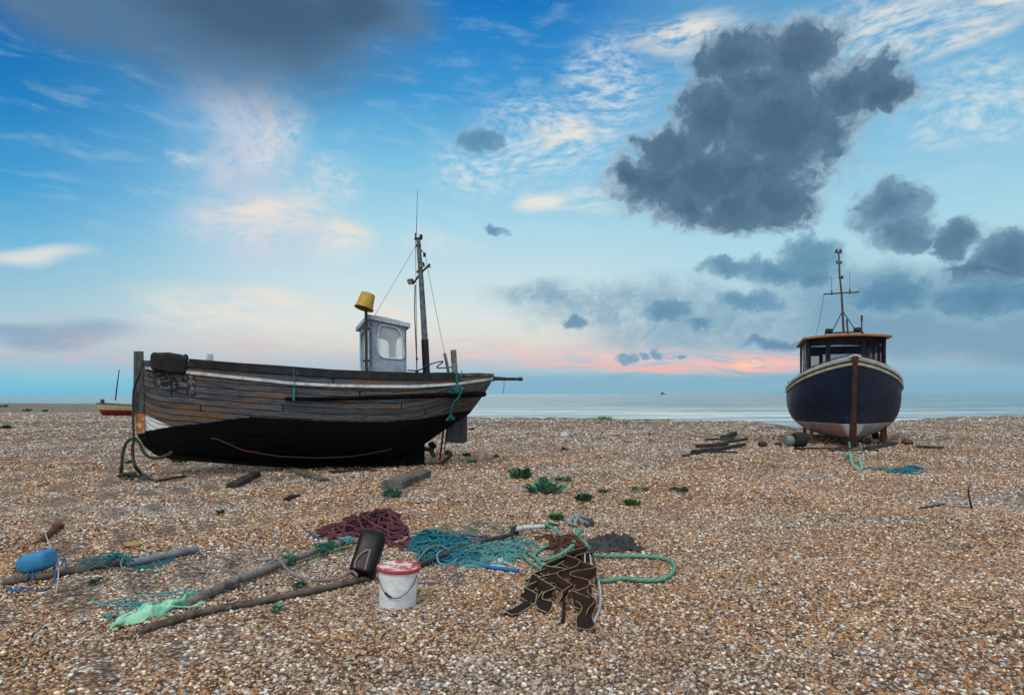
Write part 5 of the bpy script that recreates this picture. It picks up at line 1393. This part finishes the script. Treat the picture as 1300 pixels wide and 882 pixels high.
# brown webbing straps with pale piping
web, t, b = newmat('brown_webbing'); uvn = t.uv(); n1 = t.noise(t.obj(), 60, 5, .6); setb(t, b, t.mix(n1, (.007, .0045, .004), (.036, .023, .020)), .9, 0, .05, t.bump(n1, .4, .004))
pip1 = worn('tan_piping', (.27, .15, .10), (.16, .09, .06), 20., .8); pip2 = worn('pale_piping', (.26, .27, .17), (.17, .18, .11), 20., .8)
st = thing('webbing_straps', gp(722, 770), 'bunch of folded brown webbing straps with pale piped edges at the bottom', 'straps')
def strap(path, wvec, wid, pip, seed=0, fold=.035, nf=5):
    """path: 3-D points; ribbon folded like an accordion across its length"""
    pts = spline(path, 8); n = len(pts); rows = []; rnd = random.Random(seed); ph = rnd.uniform(0, 6)
    for i, p in enumerate(pts):
        u = i/(n-1); w_ = Vector(wvec(u)).normalized()*wid/2*(1-.1*math.sin(u*9+ph))
        T = (pts[min(i+1, n-1)]-pts[max(i-1, 0)]).normalized(); N_ = T.cross(w_).normalized()
        o_ = N_*fold*math.sin(u*nf*2*math.pi+ph)*sm(0, .2, u)
        row = []
        for j in range(7):
            v = j/6*2-1
            row.append(p+o_*(1+.25*v)+w_*v+N_*.012*math.cos(v*2.5+u*7+ph))
        rows.append(row)
    for r in rows:
        for q in r: q.z = max(q.z, gh(q.x, q.y)+.012)
    mb = MB(); mb.grid(rows); low = []
    for i in range(n):
        low.append([q-Vector((0, -.006, .004)) for q in rows[i]])
    mb.grid(low, flip=True); rm = lambda R_: [r[0] for r in R_]+R_[-1][1:]+[r[-1] for r in R_[::-1][1:]]+R_[0][::-1][1:-1]
    mb.grid([rm(rows), rm(low)], closed=True); sob = mb.build('strap', web, st, angle=70)
    mb = MB(); edge = [r[0]+Vector((0, -.002, .003)) for r in rows]+[q+Vector((0, -.004, .002)) for q in rows[-1][1:-1]]+[r[-1]+Vector((0, -.002, .003)) for r in rows[::-1]]; mb.tube(edge, .0036, 6)
    pp = mb.build('piping', pip, None); pp.location = Vector(pp.location)-parent_origin(sob); pp.parent = sob
knot = gp(736, 722, .10)
def gq(px, py, l=.03): return gp(px, py, l)
strap([knot, gq(712, 736, .10), gq(690, 752, .05), gq(670, 768, .03), gq(645, 783, .02)], lambda u: (1, -.5, .05), .10, pip2, 1, .012, 2)
def zig(pts, wv, wid, pip, seed):
    strap([gq(px, py, l) for px, py, l in pts], lambda u: wv, wid, pip, seed, .006, 2)
zig([(752, 722, .10), (728, 734, .13), (756, 744, .11), (722, 754, .11), (750, 764, .09), (728, 772, .07), (752, 778, .05), (744, 788, .03)], (.15, 1, .55), .13, pip1, 2)
zig([(744, 716, .12), (716, 730, .14), (736, 742, .13), (706, 752, .11), (722, 762, .09), (712, 770, .06)], (.3, 1, .6), .12, pip1, 3)
zig([(724, 722, .10), (690, 738, .10), (716, 746, .10), (682, 754, .09), (702, 764, .07), (684, 772, .05), (700, 778, .03)], (.3, 1, .5), .12, pip2, 4)
zig([(712, 732, .08), (676, 744, .07), (690, 752, .08), (664, 760, .05), (680, 768, .04)], (.4, 1, .5), .10, pip2, 5)
zig([(742, 752, .08), (736, 768, .08), (748, 778, .06), (742, 788, .04), (744, 802, .02)], (1, .1, .1), .11, pip1, 7)
strap([knot, gq(702, 726, .09), gq(686, 736, .07), gq(668, 745, .03)], lambda u: (1, -.6, .3), .06, pip2, 8, .015, 2)
for i in range(5):
    q0 = knot+Vector((.02+.022*i, -.03, .05-.006*i)); q1 = gq(738+4.5*i, 745, .08)
    mb = MB(); mb.tube(spline([q0, q0.lerp(q1, .5)+Vector((0, 0, .03)), q1], 5), .007, 6); mb.build('cord_end', cord_w if i % 2 else web, st)
mb = MB(); mb.tube(spline([gq(716, 770, .06), gq(716, 782, .03), gq(714, 792, .015)], 4), .012, 6); mb.build('cord_end', web, st)
# ------------------------------------------------------------------ timbers
def beam_px(p0, p1, wid, hgt, mat, label, lift=0., name='timber', rr=.012, z1=0.):
    a, b_ = gp(*p0), gp(*p1); a.z += lift+hgt/2; b_.z += lift+hgt/2+z1; d = b_-a; mb = MB()
    n = 10; rows = []; R_ = frame(d)
    for i in range(n+1):
        q = a.lerp(b_, i/n); row = []
        for (yy, zz) in ((-1, -1), (-1.0, .7), (-.75, 1), (.75, 1), (1, .7), (1, -1)):
            k = 1+.10*mnoise.noise(q*4+Vector((yy, zz, 0)))
            row.append(q+R_ @ Vector((.03*mnoise.noise(Vector((yy*3, zz*3, i*.01))) if i in (0, n) else 0, yy*wid/2*k, zz*hgt/2*k)))
        rows.append(row)
    mb.grid(rows, closed=True); mb.add(rows[0], [(5, 4, 3, 2, 1, 0)]); mb.add(rows[-1], [(0, 1, 2, 3, 4, 5)])
    o = mb.build(name, mat, angle=30); return tag(o, label, 'timber')
plank = worn('split_grey_plank', (.12, .11, .105), (.05, .048, .048), 6., .85, (.20, .18, .15), .9)
beam_px((497, 622), (536, 606), .34, .15, plank, 'thick weathered plank lying in front of the rudder of the wooden boat')
beam_px((294, 620), (325, 604), .17, .09, wood_dark, 'dark square beam end lying in front of the black hull, left of centre')
beam_px((368, 596), (413, 612), .15, .06, plank, 'thin grey board slanting out from under the middle of the wooden boat')
beam_px((455, 597.5), (477, 598.5), .06, .04, wood_dark, 'small dark batten in the shade near the stern end of the keel', name='batten')
beam_px((420, 601), (470, 597), .12, .05, wood_dark, 'flat dark skid board under the keel of the wooden boat', name='batten')
rough_pole('stick', [gp(198, 613, .02), gp(215, 610, .03), gp(236, 606, .03)], .032, .024, wood_dark, 'short dark branch on the shingle right of the hanging bow rope', 'stick')
rough_pole('stick', [gp(362, 636, .02), gp(370, 633.5, .04), gp(381, 631, .03)], .026, .02, black_paint, 'small jagged black stick in front of the wooden boat', 'stick', jit=.5)
# driftwood heap left of the navy boat
hp_ = [((868, 580), (910, 571), .10, .05, 0), ((880, 577), (912, 572), .14, .09, .02), ((885, 571), (922, 568), .16, .10, .05), ((905, 574), (945, 566), .10, .07, .02), ((918, 563), (932, 558), .2, .14, .1), ((912, 569), (948, 562), .09, .06, .10), ((895, 566), (930, 565), .12, .06, .16), ((888, 575), (935, 575), .08, .05, .0)]
lbls = ['lowest thin board at the near left tip of the driftwood heap', 'dark board lying over the left end of the driftwood heap', 'wide dark board in the middle of the driftwood heap', 'narrow board sloping to the right end of the driftwood heap',
        'short upright chunk on top of the driftwood heap', 'long batten along the right of the driftwood heap', 'flat board across the top of the driftwood heap', 'straight batten along the near foot of the driftwood heap']
for (a, b_, w_, h_, lf), lb in zip(hp_, lbls):
    o = beam_px(a, b_, w_, h_, wood_dark if w_ != .16 else worn('reddish_driftwood', (.05, .03, .025), (.02, .018, .018), 6.), lb, lf, 'driftwood'); o['group'] = 'driftwood left of the navy boat'
def lump(px, py, w_, h_, mat, label, seed, name='lump', cat='lump'):
    c = gp(px, py, 0); mb = MB(); rows = []
    for i in range(9):
        th = math.pi*i/8; row = []
        for j in range(14):
            a = 2*math.pi*j/14; q = Vector((math.sin(th)*math.cos(a)*w_/2, math.sin(th)*math.sin(a)*w_*.35, math.cos(th)*h_/2)); q *= 1+.45*mnoise.noise(q*9+Vector((seed, 0, 0)))
            row.append(c+q+Vector((0, 0, h_*.4)))
        rows.append(row)
    mb.grid(rows, closed=True); o = mb.build(name, mat); return tag(o, label, cat)
lump(968, 567, .24, .18, wood_dark, 'larger of two black wooden lumps left of the navy boat', 3)
lump(988, 566, .18, .14, wood_dark, 'smaller of two black wooden lumps, nearer to the navy boat', 8)
lump(1152, 564, .34, .18, worn('brown_lump', (.10, .055, .035), (.04, .03, .025), 8.), 'brown rusty lump on the shingle right of the navy boat', 12)
beam_px((1012, 571), (1078, 570), .22, .06, wood_dark, 'long dark skid timber under the left side of the navy boat')
beam_px((1100, 571), (1136, 564), .2, .08, wood_dark, 'dark skid timber poking out under the right side of the navy boat')
beam_px((1055, 573), (1112, 572.5), .2, .05, wood_dark, 'low timber crossing under the stem of the navy boat')
beam_px((1104, 563.5), (1138, 561), .12, .09, wood_grey, 'grey timber behind the right skid of the navy boat', .05)
beam_px((1163, 569), (1198, 569.5), .12, .07, wood_dark, 'dark bar lying by itself furthest right of the navy boat')
bt = thing('cord_pile', gp(1135, 599), 'turquoise cord stretched and heaped on the shingle in front of the navy bow', 'cord')
for i, (cx, cy, rx, ry, n, r, h) in enumerate(((1145, 598, 22, 4, 60, .013, .05), (1157, 596, 16, 3.4, 40, .013, .06), (1118, 596.5, 14, 2, 22, .012, .02))):
    mb = MB(); tangle(mb, cx, cy, rx, ry, n, r, h, 500+i, 5, .55, npt=4); mb.build('cord_loop', cord_t, bt)
mb = MB(); mb.tube(gpath([(1096, 596), (1106, 594), (1118, 596), (1130, 598), (1150, 602), (1164, 602), (1177, 598)], .015), .013, 6); mb.build('cord_loop', cord_t, bt)
rough_pole('twig', [gp(1168, 646, .01), gp(1185, 644, .02), gp(1200, 642, .03)], .016, .010, wood_dark, 'thin dark twig lying on the shingle at the right', 'twig', 6)
rough_pole('twig', [gp(1200, 643, .01), gp(1218, 645, .02), gp(1236, 645, .01)], .009, .007, plank, 'paler twig continuing to the right of the dark twig', 'twig', 6)
q = gp(1234, 646); rough_pole('twig', [q, q+Vector((-.03, 0, .12)), q+Vector((-.05, 0, .25)), q+Vector((-.03, 0, .30))], .014, .008, wood_dark, 'upright twig sticking out of the shingle at the far right', 'twig', 6)
rag('scrap', [(711, 553.5), (713, 550.5), (721, 550.5), (721, 553.5)], cloth_w, 'tiny white scrap on the distant shingle between the boats', 'scrap', .12, 21, 10)
lump(842/1.0, 671, .10, .05, worn('tan_stone', (.3, .2, .13), (.25, .17, .12), 12.), 'dark flat stone', 30) if False else None
lump(167, 694, .17, .055, worn('ochre_stone', (.34, .20, .08), (.28, .17, .08), 12.), 'long ochre stone on the shingle above the blue-grey pipe', 31, 'stone', 'stone')
lump(360, 752, .11, .04, worn('tan_stone', (.42, .30, .20), (.34, .24, .17), 12.), 'flat tan stone between the two long poles', 33, 'stone', 'stone')
# ------------------------------------------------------------------ plants
def leafmat(name, a, c):
    m, t, b = newmat(name); n = t.noise(t.obj(), 7, 4, .6); setb(t, b, t.mix(t.ss(.35, .65, n), a, c), .7, 0, .25, t.bump(t.noise(t.obj(), 50, 3, .6), .4, .005))
    return m
kale_d = leafmat('dark_kale_leaf', (.022, .075, .035), (.06, .13, .07)); grassg = leafmat('bright_weed_leaf', (.05, .13, .03), (.09, .19, .045))
kale_b = leafmat('blue_green_leaf', (.04, .13, .09), (.12, .25, .18))
def plant(px, py, w_px, h_px, mat, label, seed=0, nl=None, name='sea_kale', group='plants scattered over the shingle', leaf=1.):
    c = gp(px, py+h_px*.35); rnd = random.Random(seed*7+int(px)); sc_ = c.y/F; W_ = w_px*sc_/2; H_ = max(h_px*sc_*.9, .05)
    mb = MB(); nl = nl or int(28+w_px*2.2)
    for k in range(nl):
        u = rnd.uniform(-1, 1); v = rnd.uniform(-1, 1)
        if u*u+v*v > 1: continue
        x = c.x+u*W_*.8; y = c.y+v*max(W_*.5, .08); z = gh(x, y); a = rnd.uniform(0, 6.28)
        Ln = rnd.uniform(.5, 1.)*min(.30, max(.07, H_*1.35), max(.045, W_*.7))*leaf; wd_ = Ln*rnd.uniform(.28, .5); lift = rnd.uniform(.5, 1.3)*(1-.5*(u*u+v*v))*1.7
        d = Vector((math.cos(a)*.8+u*.6, math.sin(a)*.8+v*.4-.2, 0)).normalized(); s_ = Vector((-d.y, d.x, 0)); rows = []; pha = rnd.uniform(0, 6)
        for i in range(5):
            t_ = i/4; r_ = []; wv = wd_*math.sin(math.pi*(.15+.8*t_))**.7
            for j in range(5):
                q = j/2-1
                p = Vector((x, y, z+.02))+d*Ln*t_*.7+s_*wv*q+Vector((0, 0, Ln*lift*(t_-.38*t_*t_)+.30*wd_*abs(q)+.12*wd_*math.sin(q*5+t_*9+pha)))
                p.z = max(p.z, z+.005); r_.append(p)
            rows.append(r_)
        mb.grid(rows)
    o = mb.build(name, mat, angle=180); tag(o, label, 'plant', group); return o
PL = [(662, 604, 36, 10, kale_d, 'dark green kale clump between the wooden boat and the largest clump'), (650, 598, 10, 5, kale_d, 'tiny tuft just behind the dark green kale clump'), (692, 621, 50, 14, kale_b, 'largest clump, blue-green kale in the middle of the shingle'), (718, 609, 16, 6, kale_b, 'small blue-green plant up and right of the largest kale clump'),
      (708, 609, 8, 4, grassg, 'yellowish tuft touching the small blue-green plant'), (741, 634, 24, 7, kale_d, 'dark kale plant below and right of the largest clump'), (766, 625, 13, 4, kale_d, 'low dark tuft right of the largest kale clump'), (803, 638, 22, 10, grassg, 'bright grass-green weed right of the dark kale plants'),
      (805, 621, 10, 4, kale_b, 'first of the faint tufts above the bright weed'), (820, 622, 10, 3, kale_d, 'second faint tuft above the bright weed'), (855, 621, 9, 5, kale_d, 'left one of two rounded plants near the right-hand edge of the green patch'), (867, 622, 15, 7, kale_d, 'right one of two rounded dark plants left of the navy boat ropes'),
      (592, 578, 13, 4, kale_d, 'small green plant just right of the rudder of the wooden boat'), (600, 586, 14, 5, kale_b, 'second small plant right of the rudder, a little nearer'), (630, 580, 8, 3, kale_d, 'little plant beside a dark chip behind the kale clumps'),
      (568, 576, 14, 4, kale_b, 'plant tuft under the propeller of the wooden boat'), (599, 545, 8, 3, kale_d, 'tiny far plant above the small plants right of the rudder'), (716, 571, 9, 2, kale_d, 'tiny flat plant on the mid shingle between the boats'), (826, 552, 9, 2, kale_d, 'tiny far plant on the slope left of the driftwood heap'),
      (498, 628, 26, 9, kale_b, 'bright blue-green weed against the thick weathered plank'), (8, 543, 16, 4, kale_d, 'dark low bush at the far left edge'), (35, 521, 12, 3, kale_d, 'left of two far low bushes at the left'), (57, 522, 10, 2.5, kale_d, 'right of two far low bushes at the left'), (4, 515, 18, 5, kale_d, 'farthest dark bush at the left edge of the beach'),
      (165, 588, 14, 4, grassg, 'green tuft inside the loop of the hanging bow rope'), (228, 586, 24, 4, grassg, 'flat green tuft under the forefoot of the wooden boat'), (380, 746, 14, 4, kale_d, 'small dark weed between the two long poles'),
      (352, 777, 10, 4, kale_b, 'bluish weed below the brown branch-like pole'), (280, 652, 10, 3, kale_d, 'little weed alone on the shingle above the grey pole'), (706, 658, 20, 6, kale_d, 'weed tuft behind the pale grey rope bundle'), (122, 741, 6, 3, kale_d, 'weed among the pale turquoise lines at the left')]
for i, (px, py, w_, h_, m_, lb) in enumerate(PL): plant(px, py, w_, h_, m_, lb, i, nl=(60 if w_ > 30 else None))
def grass_tuft(px, wpx, label, seed, hgt=.28):
    a = rad(AE(px, 530)[0]); Dd = Dof(math.degrees(a)); rnd = random.Random(seed); mb = MB(); wm = wpx*Dd/F
    for k in range(int(60+wpx*7)):
        r = Dd+rnd.uniform(-1.6, .2); aa = a+rnd.gauss(0, .28)*wm/Dd; x = r*math.sin(aa); y = r*math.cos(aa); h_ = rnd.uniform(.3, 1)*hgt; l = Vector((rnd.uniform(-.12, .12), rnd.uniform(-.1, .1), 0))
        b0 = Vector((x, y, gh(x, y)-.02)); mb.add([b0, b0+Vector((.035, 0, 0)), b0+Vector((.02, .01, h_*.6))+l*.5, b0+Vector((0, 0, h_))+l], [(0, 1, 2, 3)])
    o = mb.build('grass_tuft', grassg, smooth=False); tag(o, label, 'grass tuft', 'grass along the crest')
for px, w_, lb, hg in ((766, 18, 'first grass tuft on the crest right of the wooden boat', .3), (825, 42, 'longest strip of low grass on the crest', .14), (893, 18, 'grass tuft on the crest left of the pool of water', .2), (697, 10, 'small grass tuft on the crest nearest the wooden boat', .1), (848, 6, 'tiny grass tuft at the right end of the grassy strip', .2)): grass_tuft(px, w_, lb, int(px), hg)
